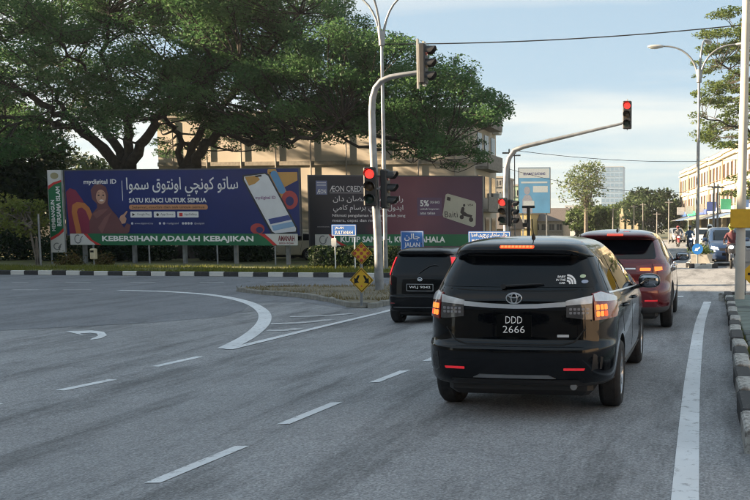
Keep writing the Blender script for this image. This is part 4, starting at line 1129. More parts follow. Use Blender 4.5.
for k in range(9): c.decal('lamp_cell', rrect(-.14 + k * .0315, 1.489, -.118 + k * .0315, 1.504, .004, 3), 'rear', M_brake2, bl_, off=.007, res=.05)
c.line('panel_gap', [(-.60, 1.425), (.60, 1.425)], .010, 'rear', M_dark)
# chrome strip and lamps
c.decal('chrome_strip', [(-.44, .996), (-.2, .981), (0, .977), (.2, .981), (.44, .996), (.44, 1.035), (.2, 1.018), (0, 1.013), (-.2, 1.018), (-.44, 1.035)], 'rear', M_chrome, off=.018, res=.06, skirt=.02)
for sd in (1, -1):
    f = (lambda p: p) if sd > 0 else mir
    v45 = 40 if sd > 0 else -40
    inner = c.decal('tail_light', f([(.445, .905), (.60, .885), (.655, .885), (.655, 1.085), (.60, 1.075), (.445, 1.045)]), 'rear', M_lensd, off=.012, res=.04)
    c.decal('lamp_trim', f([(.44, 1.005), (.65, 1.02), (.65, 1.082), (.60, 1.072), (.44, 1.043)]), 'rear', M_lensc, inner, off=.018, res=.05)
    for j in range(2):
        for k in range(5): c.decal('lamp_cell', f(rrect(.47 + k * .034, .93 + j * .032, .493 + k * .034, .952 + j * .032, .005, 3)), 'rear', mat('lamp_led_off', (.20, .20, .22), .25, var=0, coat=.6), inner, off=.018, res=.05)
    # outer lamp wraps the corner: seen along a 40 degree direction
    outer = c.decal('tail_light', [(-.06 if sd > 0 else -.0 - .33, .875)], v45, M_lensr) if False else None
    du = lambda x_, y_: x_ * math.cos(R(40)) + y_ * math.sin(R(40))
    u0, u1 = du(.662, -2.11), du(.835, -1.72)
    pl = [(u0, .875), (u1 - .06, .885), (u1, .93), (u1, 1.05), (u0 + .10, 1.115), (u0, 1.10)]
    outer = c.decal('tail_light', pl if sd > 0 else mir(pl), v45, M_lensr, off=.013, res=.04)
    pl = [(u0 + .01, 1.035), (u1 - .02, 1.02), (u1 - .01, 1.045), (u0 + .10, 1.108), (u0 + .01, 1.094)]
    c.decal('lamp_trim', pl if sd > 0 else mir(pl), v45, M_lensc, outer, off=.018, res=.05)
    for j in range(2):
        for k in range(3):
            q = rrect(u0 + .018 + k * .048, .905 + j * .056, u0 + .054 + k * .048, .95 + j * .056, .008, 3)
            c.decal('lamp_cell', q if sd > 0 else mir(q), v45, M_brakeo if j == 1 or k < 2 else M_brake, outer, off=.018, res=.04)
    c.decal('reflector', f([(.43, .458), (.60, .458), (.61, .478), (.43, .478)]), 'rear', mat('reflector_red_glow', (.45, .01, .015), .15, var=0, coat=1, emit=(1, .03, .05), estr=.06), off=.006)  # faint glow put into the reflector, which is no lamp
    # bumper crease, tailgate gap, corner vent
    c.line('panel_gap', f([(.655, .88), (.60, .80), (.52, .70), (.42, .672)]), .012, 'rear')
    c.decal('corner_vent', f([(.66, .45), (.74, .46), (.75, .56), (.68, .60)]), 'rear', M_blk, off=.003)
c.line('panel_gap', [(-.42, .672), (.42, .672)], .012, 'rear')
c.line('panel_gap', [(-.665, 1.14), (-.3, 1.125), (.3, 1.125), (.665, 1.14)], .008, 'rear')
c.decal('bumper_strip', [(-.36, .385), (.36, .385), (.30, .415), (-.30, .415)], 'rear', mat('satin_trim', (.30, .31, .32), .35, metal=.8), off=.008)
c.decal('lower_bumper', [(-.62, .31), (.62, .31), (.55, .37), (-.55, .37)], 'rear', M_blk, off=.006)
pl_ = c.decal('number_plate', rrect(-.15, .735, .15, .925, .01), 'rear', mat('plate_black', (.002, .002, .002), .35, var=0, spec=.1), off=.006, res=.08)
c.text('plate_lettering', 'DDD', (-.072, .85, .072, .91), 'rear', M_platew, -.004, .011, pl_)
c.text('plate_lettering', '2666', (-.095, .77, .095, .83), 'rear', M_platew, -.004, .011, pl_)
# ring badge
h0, n0 = c.hit(0, 1.065, 'rear')
def ring_mb(rx, rz, cx_=0, cz_=0, t_=.006, n=28, y=0): return [(cx_ + rx * math.cos(2 * math.pi * k / n), y, cz_ + rz * math.sin(2 * math.pi * k / n)) for k in range(n + 1)]
bd = MB()
for (rx, rz, cz_) in ((.066, .045, 0), (.026, .042, 0), (.046, .017, .022)): bd.tube([(h0.x + p[0], h0.y - .012, h0.z + p[2]) for p in ring_mb(rx, rz, 0, cz_)], .0065, 6, cap=False)
obj('badge', bd, M_chrome, c.t, smooth=60)
c.decal('grade_badge', rrect(.37, .735, .47, .758, .004), 'rear', M_chrome, off=.006)
# wiper, stickers
wp = MB(); h1, _ = c.hit(-.02, 1.15, 'rear')
pts = [c.hit(-.10 + .35 * k / 5, 1.165 + .022 * k / 5, 'rear')[0] + Vector((0, -.025, 0)) for k in range(6)]
wp.tube(pts, [.012, .011, .010, .009, .008, .006], 6)
obj('wiper', wp, M_blk, c.t); obj('wiper_hub', MB().cyl((pts[0].x, pts[0].y, pts[0].z - .004), .022, .04, 12, 'y'), M_blk, c.t)
for (s_, b_) in (('BABY', (.355, 1.232, .425, 1.250)), ('IN THE', (.345, 1.206, .425, 1.224)), ('CAR', (.372, 1.180, .425, 1.198))): c.text('sticker_lettering', s_, b_, 'rear', M_platew, .03, .007, win)
for k in range(3):
    r0, r1 = .022 + k * .022, .037 + k * .022
    arc = [(.435 + r1 * math.cos(R(a)), 1.180 + r1 * math.sin(R(a))) for a in range(0, 91, 15)] + [(.435 + r0 * math.cos(R(a)), 1.180 + r0 * math.sin(R(a))) for a in range(90, -1, -15)]
    c.decal('sticker_arc', arc, 'rear', M_platew, win, off=.007, res=.03, skirt=.0)
c.decal('sticker', ell(.565, 1.245, .024, .015, 14), 'rear', mat('sticker_green', (.45, .55, .38), .5, var=.1), win, off=.007)
c.decal('sticker', ell(.585, 1.200, .028, .015, 14), 'rear', mat('sticker_blue', (.30, .36, .50), .5, var=.1), win, off=.007)
# side glass, doors
for view, sg in (('right', 1), ('left', 1)):
    for poly in ([(-1.86, 1.115), (-1.30, 1.085), (-1.30, 1.395), (-1.68, 1.375), (-1.80, 1.30)], [(-1.25, 1.082), (-.32, 1.055), (-.32, 1.425), (-1.25, 1.40)], [(-.26, 1.052), (.62, 1.02), (.45, 1.15), (.02, 1.40), (-.26, 1.428)]):
        c.decal('side_window', poly, view, M_glass, off=.003, res=.07)
    for ln in ([(-1.28, 1.06), (-1.27, .85), (-1.16, .68)], [(-.29, 1.04), (-.27, .45), (-.27, .36)], [(.70, 1.0), (.78, .80), (.76, .36)], [(-1.05, .42), (-.9, .36), (.76, .36)]): c.line('panel_gap', ln, .009, view)
    for yh in (-1.12, -.12):
        h, n_ = c.hit(yh if view == 'right' else -yh, .93, view)
        obj('door_handle', MB().tube([(h.x, yh - .09, .93), (h.x + (.035 if view == 'right' else -.035), yh - .05, .935), (h.x + (.035 if view == 'right' else -.035), yh + .07, .935), (h.x, yh + .10, .93)], .012, 6), M_pblack, c.t, smooth=60)
    c.line('chrome_belt', [(-1.86, 1.10), (-.3, 1.045), (.62, 1.008)], .014, view, M_chrome, .004)
    c.decal('side_skirt', [(-1.02, .31), (.92, .31), (.92, .35), (-1.02, .37)], view, M_blk, off=.012)
c.mirror(.60, 1.03, M_pblack)
fz = c.hit(0, -1.62, 'top')[0].z
obj('antenna', MB().tube([(.06, -1.62, fz - .01), (.06, -1.635, fz + .03)], [.022, .012], 8).tube([(.06, -1.635, fz + .03), (.06, -1.70, fz + .17)], .005, 5), M_blk, c.t)
for sd in (-1, 1): obj('exhaust_pipe', MB().tube([(sd * .5, -2.14, .30), (sd * .5, -1.8, .31)], .03, 12), M_galv, c.t) if sd > 0 else None
obj('underbody', MB().bbox((0, -.05, .27), (1.3, 3.9, .16), .05), M_blk, c.t)
# front face (hidden from here, still built)
c.decal('windscreen', [(-.55, 1.12), (.55, 1.12), (.48, 1.46), (-.48, 1.46)], 'front', M_glass, off=.003, res=.08)
for sd in (1, -1): c.decal('head_light', [(sd * .40, .70), (sd * .78, .74), (sd * .78, .84), (sd * .45, .80)], 'front', M_lensc, off=.006)
c.decal('grille', [(-.36, .62), (.36, .62), (.40, .78), (-.40, .78)], 'front', M_blk, off=.006)

# --- red SUV ahead of it
rows = [(.30, -2.08, 2.15, .83, .2, .3, .35, .5, .06),
        (.36, -2.24, 2.26, .89, .25, .38, .4, .55, .09),
        (.50, -2.31, 2.34, .915, .28, .42, .42, .6, .11),
        (.66, -2.33, 2.35, .918, .30, .45, .42, .6, .12),
        (.80, -2.28, 2.32, .918, .32, .48, .42, .6, .13),
        (.92, -2.27, 2.15, .915, .32, .48, .42, .6, .13),
        (1.00, -2.26, 1.75, .905, .32, .48, .45, .5, .13),
        (1.07, -2.25, 1.35, .885, .30, .46, .42, .42, .13),
        (1.14, -2.20, 1.05, .850, .26, .42, .38, .35, .12),
        (1.24, -2.06, .78, .790, .22, .36, .34, .32, .11),
        (1.38, -1.88, .42, .725, .18, .32, .3, .3, .10),
        (1.47, -1.80, .15, .680, .16, .3, .28, .3, .09),
        (1.49, -1.93, .08, .665, .16, .3, .28, .3, .08),
        (1.535, -1.98, -.1, .63, .16, .3, .26, .3, .08),
        (1.575, -1.88, -.24, .58, .15, .3, .25, .3, .07),
        (1.61, -1.62, -.38, .48, .15, .3, .25, .3, .05),
        (1.632, -1.3, -.55, .32, .12, .25, .2, .25, .03),
        (1.64, -1.1, -.7, .04, .03, .1, .03, .1, 0)]
hr = G(672, 327)
c = Car('suv', 'dark red SUV with lit tail lights at the head of the right lane', 'car', rows, (-1.33, 1.33), .35, .918, M_pred, (hr.x - .905, hr.y + 1.33, 0), low=mat('suv_cladding', (.05, .05, .052), .55, var=.1), low_z=.40)
c.wheels(5)
c.decal('rear_window', [(-.64, 1.165), (.64, 1.165), (.66, 1.20), (.60, 1.44), (.55, 1.465), (-.55, 1.465), (-.60, 1.44), (-.66, 1.20)], 'rear', M_glass, off=.004, res=.06)
c.decal('brake_light', rrect(-.13, 1.535, .13, 1.562, .008), 'rear', M_brake, off=.004)
c.decal('chrome_strip', [(-.35, 1.005), (.35, 1.005), (.35, 1.03), (-.35, 1.03)], 'rear', M_chrome, off=.012)
for sd in (1, -1):
    f = (lambda p: p) if sd > 0 else mir
    v45 = 35 if sd > 0 else -35
    inner = c.decal('tail_light', f([(.36, .965), (.60, .955), (.60, 1.085), (.36, 1.06)]), 'rear', M_lensr, off=.012)
    c.decal('lamp_cell', f(rrect(.42, .985, .585, 1.03, .01)), 'rear', M_brakeo, inner, off=.018)
    du = lambda x_, y_: x_ * math.cos(R(35)) + y_ * math.sin(R(35))
    u0, u1 = du(.61, -2.16), du(.885, -1.72)
    pl = [(u0, .955), (u1 - .12, .985), (u1, 1.03), (u1 - .08, 1.09), (u0, 1.088)]
    outer = c.decal('tail_light', pl if sd > 0 else mir(pl), v45, M_lensr, off=.013, res=.04)
    q = [(u0 + .02, .978), (u0 + .17, .99), (u0 + .17, 1.045), (u0 + .02, 1.045)]
    c.decal('lamp_cell', q if sd > 0 else mir(q), v45, M_brakeo, outer, off=.019)
    c.decal('reflector', f([(.50, .50), (.70, .50), (.70, .525), (.50, .525)]), 'rear', mat('reflector_red_glow'), off=.006)
    c.line('panel_gap', f([(.60, .95), (.56, .82), (.50, .74), (.3, .72)]), .010, 'rear')
c.line('panel_gap', [(-.3, .72), (.3, .72)], .010, 'rear')
pl_ = c.decal('number_plate', rrect(-.26, .80, .26, .91, .01), 'rear', mat('plate_black'), off=.008)
c.text('plate_lettering', 'DDJ 1886', (-.22, .825, .22, .888), 'rear', M_platew, .012, .011, pl_)
for view in ('right', 'left'):
    for poly in ([(-1.70, 1.21), (-1.28, 1.16), (-1.28, 1.42), (-1.50, 1.39)], [(-1.23, 1.155), (-.30, 1.125), (-.30, 1.48), (-1.23, 1.43)], [(-.24, 1.122), (.80, 1.09), (.6, 1.2), (.10, 1.45), (-.24, 1.485)]):
        c.decal('side_window', poly, view, M_glass, off=.003, res=.08)
    for ln in ([(-1.25, 1.13), (-1.2, .85), (-1.05, .7)], [(-.27, 1.11), (-.25, .40)], [(.85, 1.07), (.88, .40)]): c.line('panel_gap', ln, .010, view)
    for yh in (-1.08, -.10):
        h, n_ = c.hit(yh if view == 'right' else -yh, 1.0, view); ex = .035 if view == 'right' else -.035
        obj('door_handle', MB().tube([(h.x, yh - .09, 1.0), (h.x + ex, yh - .05, 1.005), (h.x + ex, yh + .07, 1.005), (h.x, yh + .10, 1.0)], .013, 6), M_chrome, c.t, smooth=60)
    c.decal('wheel_arch_trim', [(-1.80, .40), (-1.72, .60), (-1.55, .74), (-1.33, .79), (-1.11, .74), (-.94, .60), (-.86, .40), (-.92, .40), (-1.0, .58), (-1.14, .69), (-1.33, .735), (-1.52, .69), (-1.66, .58), (-1.745, .40)], view, mat('suv_cladding'), off=.008)
c.mirror(.78, 1.10, M_pblack, 1.05)
fz = c.hit(0, -1.5, 'top')[0].z
obj('antenna', MB().add([(-.03, -1.42, fz), (.03, -1.42, fz), (.02, -1.62, fz - .015), (-.02, -1.62, fz - .015), (0, -1.60, fz + .065)], [(0, 1, 4), (1, 2, 4), (2, 3, 4), (3, 0, 4), (3, 2, 1, 0)]), M_pblack, c.t)
obj('underbody', MB().bbox((0, 0, .27), (1.4, 3.9, .16), .05), M_blk, c.t)
c.decal('windscreen', [(-.58, 1.16), (.58, 1.16), (.5, 1.52), (-.5, 1.52)], 'front', M_glass, off=.003, res=.08)

# --- small black hatchback in the lane to the left
kei = lambda k=1.0: [(.26, -1.66, 1.62, .66, .14, .2, .25, .4, .03),
        (.30, -1.74, 1.68, .70, .16, .24, .28, .45, .04),
        (.42, -1.785, 1.74, .715, .17, .26, .3, .5, .05),
        (.56, -1.79, 1.75, .72, .17, .26, .3, .5, .05),
        (.60, -1.765, 1.74, .72, .17, .26, .3, .5, .05),
        (.78, -1.755, 1.62, .72, .17, .26, .32, .5, .05),
        (.90, -1.745, 1.35, .715, .17, .26, .34, .4, .05),
        (.97, -1.735, 1.10, .705, .16, .26, .32, .35, .05),
        (1.10, -1.675, .80, .680, .15, .24, .3, .3, .05),
        (1.25, -1.60, .50, .642, .14, .22, .28, .28, .05),
        (1.38, -1.53, .22, .600, .13, .22, .26, .28, .05),
        (1.40, -1.60, .16, .590, .13, .22, .26, .28, .05),
        (1.45, -1.61, .02, .55, .13, .22, .25, .28, .05),
        (1.49, -1.50, -.1, .48, .13, .22, .22, .25, .04),
        (1.515, -1.35, -.25, .38, .12, .2, .2, .25, .03),
        (1.525, -1.0, -.45, .05, .03, .1, .03, .1, 0)]
hk = G(396, 322)
c = Car('hatchback', 'small black hatchback with tall red tail lights in the left lane', 'car', kei(), (-1.22, 1.17), .285, .72, M_pblack2, (hk.x + .71, hk.y + 1.15, -.25), low=M_pblack2)
c.wheels(8)
c.decal('rear_window', [(-.56, .985), (.56, .985), (.575, 1.02), (.52, 1.34), (.48, 1.37), (-.48, 1.37), (-.52, 1.34), (-.575, 1.02)], 'rear', M_glass, off=.004, res=.06)
for sd in (1, -1):
    f = (lambda p: p) if sd > 0 else mir
    v45 = 35 if sd > 0 else -35
    du = lambda x_, y_: x_ * math.cos(R(35)) + y_ * math.sin(R(35))
    pl = [(du(.585, -1.70), .80), (du(.70, -1.50), .82), (du(.705, -1.45), 1.0), (du(.63, -1.40), 1.36), (du(.575, -1.55), 1.36), (du(.60, -1.60), 1.0)]
    l_ = c.decal('tail_light', pl if sd > 0 else mir(pl), v45, M_lensr, off=.012, res=.05)
    q = [(du(.605, -1.62) + .015, .98), (du(.70, -1.46) - .01, 1.0), (du(.635, -1.42), 1.33), (du(.585, -1.55) + .01, 1.33)]
    c.decal('lamp_cell', q if sd > 0 else mir(q), v45, M_tailr, l_, off=.018, res=.05)
    c.decal('reflector', f([(.52, .43), (.62, .43), (.62, .45), (.52, .45)]), 'rear', M_lensr, off=.006)
pl_ = c.decal('number_plate', rrect(-.25, .70, .25, .80, .01), 'rear', mat('plate_black'), off=.012, res=.08)
fr_ = [(-.265, .685), (.265, .685), (.265, .815), (-.265, .815)]
for a, b_ in zip(fr_, fr_[1:] + fr_[:1]): c.line('plate_frame', [a, b_], .014, 'rear', M_galv, .016, pl_)
c.text('plate_lettering', 'WLJ 9042', (-.215, .722, .215, .782), 'rear', M_platew, .015, .016, pl_)
c.line('panel_gap', [(-.60, .60), (.60, .60)], .014, 'rear')
c.line('chrome_belt', [(-.70, .36), (.70, .36)], .014, 'rear', mat('satin_trim'), .004)
h0, n0 = c.hit(0, .91, 'rear')
obj('badge', MB().tube([(p[0], h0.y - .01, .91 + p[2]) for p in ring_mb(.045, .03)], .006, 5, cap=False).tube([(-.03, h0.y - .01, .91), (.03, h0.y - .01, .91)], .006, 5), M_chrome, c.t)
wp = MB(); wp.tube([c.hit(-.02 + .36 * (k / 5), 1.03 + .16 * math.sin(k / 5 * 1.9), 'rear')[0] + Vector((0, -.02, 0)) for k in range(6)], .009, 5); obj('wiper', wp, M_blk, c.t)
for view in ('right', 'left'):
    for poly in ([(-1.45, 1.0), (-.95, .985), (-.95, 1.33), (-1.36, 1.31)], [(-.90, .985), (-.12, .975), (-.12, 1.37), (-.90, 1.34)], [(-.07, .975), (.72, .96), (.5, 1.1), (.2, 1.34), (-.07, 1.37)]): c.decal('side_window', poly, view, M_glass, off=.003, res=.08)
    for ln in ([(-.93, .97), (-.85, .6), (-.80, .35)], [(-.1, .96), (-.08, .35)], [(.75, .94), (.74, .35)]): c.line('panel_gap', ln, .009, view)
c.mirror(.62, 1.0, M_pblack, .9)
obj('underbody', MB().bbox((0, 0, .24), (1.0, 3.1, .14), .05), M_blk, c.t)
obj('antenna', MB().tube([(0, -1.5, 1.50), (0, -1.62, 1.62)], .005, 5), M_blk, c.t)

# ------------------------------------------------------------------ traffic lights
M_sig = mat('signal_housing', (.018, .018, .019), .5, var=.2)
M_redlit = mat_emit('signal_red_lit', (1.0, .022, .016), .62, (.5, .02, .02))
M_off_y = mat('signal_lens_amber_off', (.05, .03, .008), .25, var=.1)
M_off_g = mat('signal_lens_green_off', (.008, .03, .022), .25, var=.1)
def signal_head(parent, loc, rz, lit=0, sc=1.0, plate=False):
    """three-aspect head facing local -y; the lens cups and visors are its sub-parts"""
    hd = obj('signal_head', MB().bbox((0, .09, 0), (.34 * sc, .18, 1.08 * sc), .03), M_sig, parent, loc, rz)
    for k in range(3):
        zc = (.345 - .345 * k) * sc
        ln = MB().lathe([(-.035, .001), (-.03, .07 * sc), (-.012, .115 * sc), (0, .125 * sc)], 24, 'y', (0, -.002, zc))
        obj('lens', ln, M_redlit if (k == 0 and lit) else (M_lensr if k == 0 else M_off_y if k == 1 else M_off_g), hd, smooth=60)
        v = MB(); r0 = .15 * sc
        arc = [(r0 * math.cos(R(a)), r0 * math.sin(R(a))) for a in range(-25, 206, 15)]
        n_ = len(arc); vs = []
        for (y_, q) in ((-.0, 1), (-.26 * sc, .97), (-.26 * sc, .93), (0, .95)):
            vs += [(a * q, y_ * (.55 + .45 * max(0, min(1, (b_ / r0 + .5)))), zc + b_ * q) for a, b_ in arc]
        fs = [(r_ * n_ + i, r_ * n_ + i + 1, ((r_ + 1) % 4) * n_ + i + 1, ((r_ + 1) % 4) * n_ + i) for r_ in range(4) for i in range(n_ - 1)]
        obj('visor', v.add(vs, fs), M_sig, hd, smooth=50)
    return hd
def curve_arm(base_top, tip, bend=.9, n=10):
    """vertical post that sweeps over into a gently rising arm"""
    b_, t_ = Vector(base_top), Vector(tip); d = Vector((t_.x - b_.x, t_.y - b_.y, 0)); L = d.length; d.normalize()
    pts = []
    for i in range(n + 1):
        a = i / n * R(78)
        pts.append(b_ + d * bend * (1 - math.cos(a)) + Vector((0, 0, bend * 1.35 * math.sin(a))))
    return pts + [t_]
# near island signal
sb = G(379.5, 291.5, .13); sY = sb.y
tA = thing('traffic_light', 'tall grey traffic light on the island with a lit red lamp and overhanging head', 'traffic light', (sb.x, sb.y, sb.z - .05))
loc = lambda px_, py_, dY=0: at(px_, py_, sY + dY) - Vector(tA.location)
pt = loc(371.5, 108)
path = [Vector((0, 0, 0)), loc(378, 240), loc(375, 190), loc(372.6, 140)] + [loc(371.8, 112), loc(372.6, 98), loc(375.5, 88), loc(381, 81), loc(390, 77), loc(404, 74.3), loc(424, 71.5)]
obj('pole', MB().tube(path, [.125, .115, .105, .10, .095, .09, .085, .08, .075, .065, .055], 16), M_galv, tA, smooth=60)
obj('base_plate', MB().cyl((0, 0, .04), .24, .08, 16), M_galv, tA)
hA = signal_head(tA, loc(371.6, 187) + Vector((.06, -.30, 0)), R(14), lit=1)
p_ = loc(384, 188)
signal_head(tA, loc(388.5, 189) + Vector((0, 0, 0)), R(90), lit=0)
obj('bracket', MB().tube([loc(375, 189) + Vector((0, -.2, 0)), loc(388, 189)], .03, 6).tube([loc(373, 176), loc(388, 176)], .025, 6), M_galv, tA)
signal_head(tA, loc(426.5, 64), R(90), lit=0)
obj('backing_plate', MB().box(tuple(loc(418, 64)), (.05, .12, 1.34)), mat('aluminium_plate', (.50, .48, .42), .45, metal=.6), tA)
obj('backing_plate', MB().box(tuple(loc(424.2, 64)), (.06, .16, 1.20)), mat('aluminium_plate'), tA)
# far corner signal
sb2 = at(506.5, 262, 35.6); sb2.z = -.12
tB = thing('traffic_light', 'grey traffic light at the far corner with a long arm and two lit red lamps', 'traffic light', sb2)
loc2 = lambda px_, py_: at(px_, py_, 35.6) - sb2
path = [Vector((0, 0, 0)), loc2(506, 225), loc2(505.5, 185), loc2(506.5, 168), loc2(509, 158), loc2(514, 150.5), loc2(524, 146.5), loc2(560, 138), loc2(622, 123.5)]
obj('pole', MB().tube(path, [.12, .115, .11, .105, .10, .10, .09, .075, .05], 14), M_galv, tB, smooth=60)
signal_head(tB, loc2(504.5, 211.5) + Vector((0, -.36, 0)), 0, lit=1)
signal_head(tB, loc2(509, 213) + Vector((.12, .1, 0)), R(80), lit=0)
signal_head(tB, loc2(627.3, 115) + Vector((0, -.1, 0)), 0, lit=1)
obj('bracket', MB().tube([loc2(621, 123.5), loc2(627.3, 121)], .03, 6).tube([loc2(627.3, 130), loc2(627.3, 99)], .025, 6), M_galv, tB)

# ------------------------------------------------------------------ street lamps
def street_lamp(label, base, H, arms):
    t = thing('street_lamp', label, 'street lamp', base, group='street lamps with curved arms')
    obj('pole', MB().tube([(0, 0, 0), (0, 0, 1.2), (0, 0, H * .5), (0, 0, H)], [.10, .09, .08, .06], 12), M_galv, t, smooth=60)
    obj('collar', MB().tube([(0, 0, H - .55), (0, 0, H + .05)], .13, 12), M_galv, t, smooth=60)
    obj('base_plate', MB().bbox((0, 0, .04), (.4, .4, .08), .015), M_galv, t)
    for (a, reach, rise) in arms:
        d = Vector((math.cos(R(a)), math.sin(R(a)), 0)); P = []
        for i in range(9):
            q = i / 8; P.append(d * (.08 + reach * (q ** 1.7)) + Vector((0, 0, H - .3 + rise * math.sin(q * R(92)) ** .9)))
        arm = obj('arm', MB().tube(P, [.055 - .02 * i / 8 for i in range(9)], 8), M_galv, t, smooth=60)
        e = P[-1] + d * .32
        lum = MB(); superell(lum, (0, 0, 0), (.40, .15, .085), 2.4)
        lo = obj('luminaire', lum, M_pole, t, tuple(e), R(a), smooth=60)
        obj('lamp_glass', superell(MB(), (.05, 0, -.06), (.26, .11, .06), 2.2), mat('lamp_glass', (.55, .55, .5), .15, var=0), lo, smooth=60)
    return t
la = G(386, 273)
street_lamp('triple arm street lamp whose pole rises behind the island traffic light', (la.x, la.y, -.12), 9.9, ((180, 1.5, 1.9), (0, 1.5, 1.9), (250, 1.0, 2.0)))
lb = at(697, 262, 44.5)
street_lamp('triple arm street lamp on the onward median by the round blue sign', (lb.x, lb.y, .0), 9.2, ((180, 1.7, 1.5), (0, 1.7, 1.5), (70, .8, 1.9)))

# ------------------------------------------------------------------ signs
M_yel = mat('sign_yellow', (.62, .36, .015), .5, var=.08, scale=8)
M_sblue = mat('sign_blue', (.03, .13, .42), .45, var=.08, scale=4)
M_sback = mat('sign_back', (.36, .36, .35), .5, metal=.4, var=.15)
ws = G(361.5, 304.5, .12); wY = ws.y
tS = thing('warning_sign', 'two yellow diamond warning signs on one post on the island', 'sign', (ws.x, ws.y, ws.z - .03))
lw = lambda px_, py_: at(px_, py_, wY) - Vector(tS.location)
obj('post', MB().tube([(0, 0, 0), lw(361.5, 246)], .032, 8), M_galv, tS)
for (cx_, cy_, rpx) in ((362.3, 280, 13.2), (362.3, 253.2, 11.6)):
    cc = lw(cx_, cy_); r_ = rpx * wY / F
    dia = lambda q: [(cc.x, cc.z - q), (cc.x + q, cc.z), (cc.x, cc.z + q), (cc.x - q, cc.z)]
    pan = obj('sign_panel', MB().prism(dia(r_), -.05, -.04), M_yel, tS)
    d0, d1 = dia(r_ * .93), dia(r_ * .86)
    for i in range(4): obj('border', MB().flat([d0[i], d0[(i + 1) % 4], d1[(i + 1) % 4], d1[i]], -.054), M_dark, pan)
    if cy_ > 260:
        for sd in (-1, 1):
            ap = [(-.02, .09), (.03, .09), (.075, .01), (.115, .04), (.12, -.10), (-.005, -.075), (.035, -.035)]
            obj('arrow', MB().flat([(cc.x + sd * (.06 + p[0] * 1.0), cc.z + .02 + p[1]) for p in ap], -.054), M_dark, pan)
        obj('dot', MB().flat(ell(cc.x, cc.z - .14, .022, .015, 10), -.054), mat('print_red', (.5, .03, .03)), pan)
    else:
        for (i, j) in ((0, 0), (1, 0), (-1, 0), (0, 1), (0, -1), (.5, .5), (-.5, .5), (.5, -.5), (-.5, -.5)):
            obj('red_reflector', MB().cyl((cc.x + i * r_ * .62, -.055, cc.z + j * r_ * .62), r_ * .145, .02, 14, 'y'), mat('reflector_disc', (.35, .04, .02), .3, var=0, coat=1), pan)
def name_sign(label, px0, px1, py0, py1, Y, posts, rows_, zb=-.12, extra=None):
    a0, a1 = at(px0, py0, Y), at(px1, py1, Y)
    t = thing('street_sign', label, 'sign', ((a0.x + a1.x) / 2, Y, zb))
    w_, h_ = a1.x - a0.x, a0.z - a1.z; zc = (a0.z + a1.z) / 2 - zb
    pan = obj('sign_panel', MB().bbox((0, 0, zc), (w_, .04, h_), .012), M_sblue, t)
    e = .025; x0, x1, z0, z1 = -w_ / 2 + e, w_ / 2 - e, zc - h_ / 2 + e, zc + h_ / 2 - e
    for (p, q) in (((x0, z0), (x1, z0 + .02)), ((x0, z1 - .02), (x1, z1)), ((x0, z0 + .02), (x0 + .02, z1 - .02)), ((x1 - .02, z0 + .02), (x1, z1 - .02))):
        obj('border', MB().flat([(p[0], p[1]), (q[0], p[1]), (q[0], q[1]), (p[0], q[1])], -.024), M_white, pan)
    for (s_, u0, v0_, u1, v1_, bo) in rows_:
        obj('lettering', text_mb(s_, (x0 + (x1 - x0) * u0, z0 + (z1 - z0) * v0_, x0 + (x1 - x0) * u1, z0 + (z1 - z0) * v1_), -.025, bo), M_white, pan)
    for p in posts: obj('post', MB().tube([(p * w_, .06, 0), (p * w_, .06, zc + h_ / 2)], .03, 8), M_white if len(posts) > 1 else M_galv, t)
    return t
name_sign('weathered pale blue street name board on two white posts before the hedge', 331.5, 356.5, 224.5, 236, 36.2, (-.40, .40), [('JALAN', .12, .55, .5, .85, .02), ('SULTANAH', .12, .12, .88, .45, .02)])
o = obj('parking_plate', MB().bbox((0, 0, 0), (.22, .02, .36), .01), mat('plate_pale', (.6, .6, .58), .5), None, at(334, 242.5, 36.1)); tag(o, 'small white plate clamped low on the street name board post', 'plate')
name_sign('square blue street sign with white joined lettering behind the small hatchback', 400.5, 424, 231, 251, 35.0, (0,), [(jawi('جالن'), .15, .5, .85, .9, .02), ('JALAN', .15, .12, .85, .42, .02)])
name_sign('wide blue street sign with white joined lettering behind the black minivan', 468.5, 510.5, 231.3, 243.5, 34.6, (-.35, .35), [(jawi('جالن سلطان يحيى فطرا'), .06, .42, .94, .92, .02), ('JALAN SULTAN YAHYA PETRA', .06, .10, .94, .34, .02)])

# leaning grey pole on the median with a yellow board
pb_ = G(739.5, 301, .1)
tP = thing('utility_pole', 'pale grey pole on the median carrying a blank yellow board', 'pole', (pb_.x, pb_.y, .06))
lp = lambda px_, py_, dY=0: at(px_, py_, pb_.y + dY) - Vector(tP.location)
obj('pole', MB().tube([(0, 0, 0), lp(741, 220), lp(744, 100), lp(747.5, -40)], [.105, .10, .09, .08], 16), mat('pole_cream', (.50, .47, .41), .6, var=.12, scale=2), tP, smooth=60)
obj('yellow_board', MB().bbox(tuple(lp(742, 218.5) + Vector((.02, -.15, 0))), (.54, .03, .40), .012), M_yel, tP)
obj('board_clamp', MB().tube([lp(741, 214) + Vector((-.12, 0, 0)), lp(741, 214) + Vector((.12, 0, 0))], .02, 6).tube([lp(741, 214), lp(741, 214) + Vector((0, -.14, 0))], .02, 6), M_galv, tP)
rs = at(745.5, 262, 22.6)
tR = thing('round_sign', 'round sign seen from its grey back beside the pale pole', 'sign', (rs.x, 22.6, .06))
obj('post', MB().tube([(0, .03, 0), (0, .03, rs.z + .3)], .03, 8), M_galv, tR)
obj('sign_panel', MB().cyl((0, 0, rs.z - .06), .30, .02, 28, 'y'), M_sback, tR, smooth=40)
obj('stiffener', MB().box((0, -.02, rs.z - .06), (.5, .02, .04)), M_galv, tR)
ds = at(752, 274, 22.2)
tD = thing('diamond_sign', 'yellow diamond sign low beside the pale pole', 'sign', (ds.x, 22.2, .06))
obj('post', MB().tube([(0, .03, 0), (0, .03, ds.z + .2)], .025, 8), M_galv, tD)
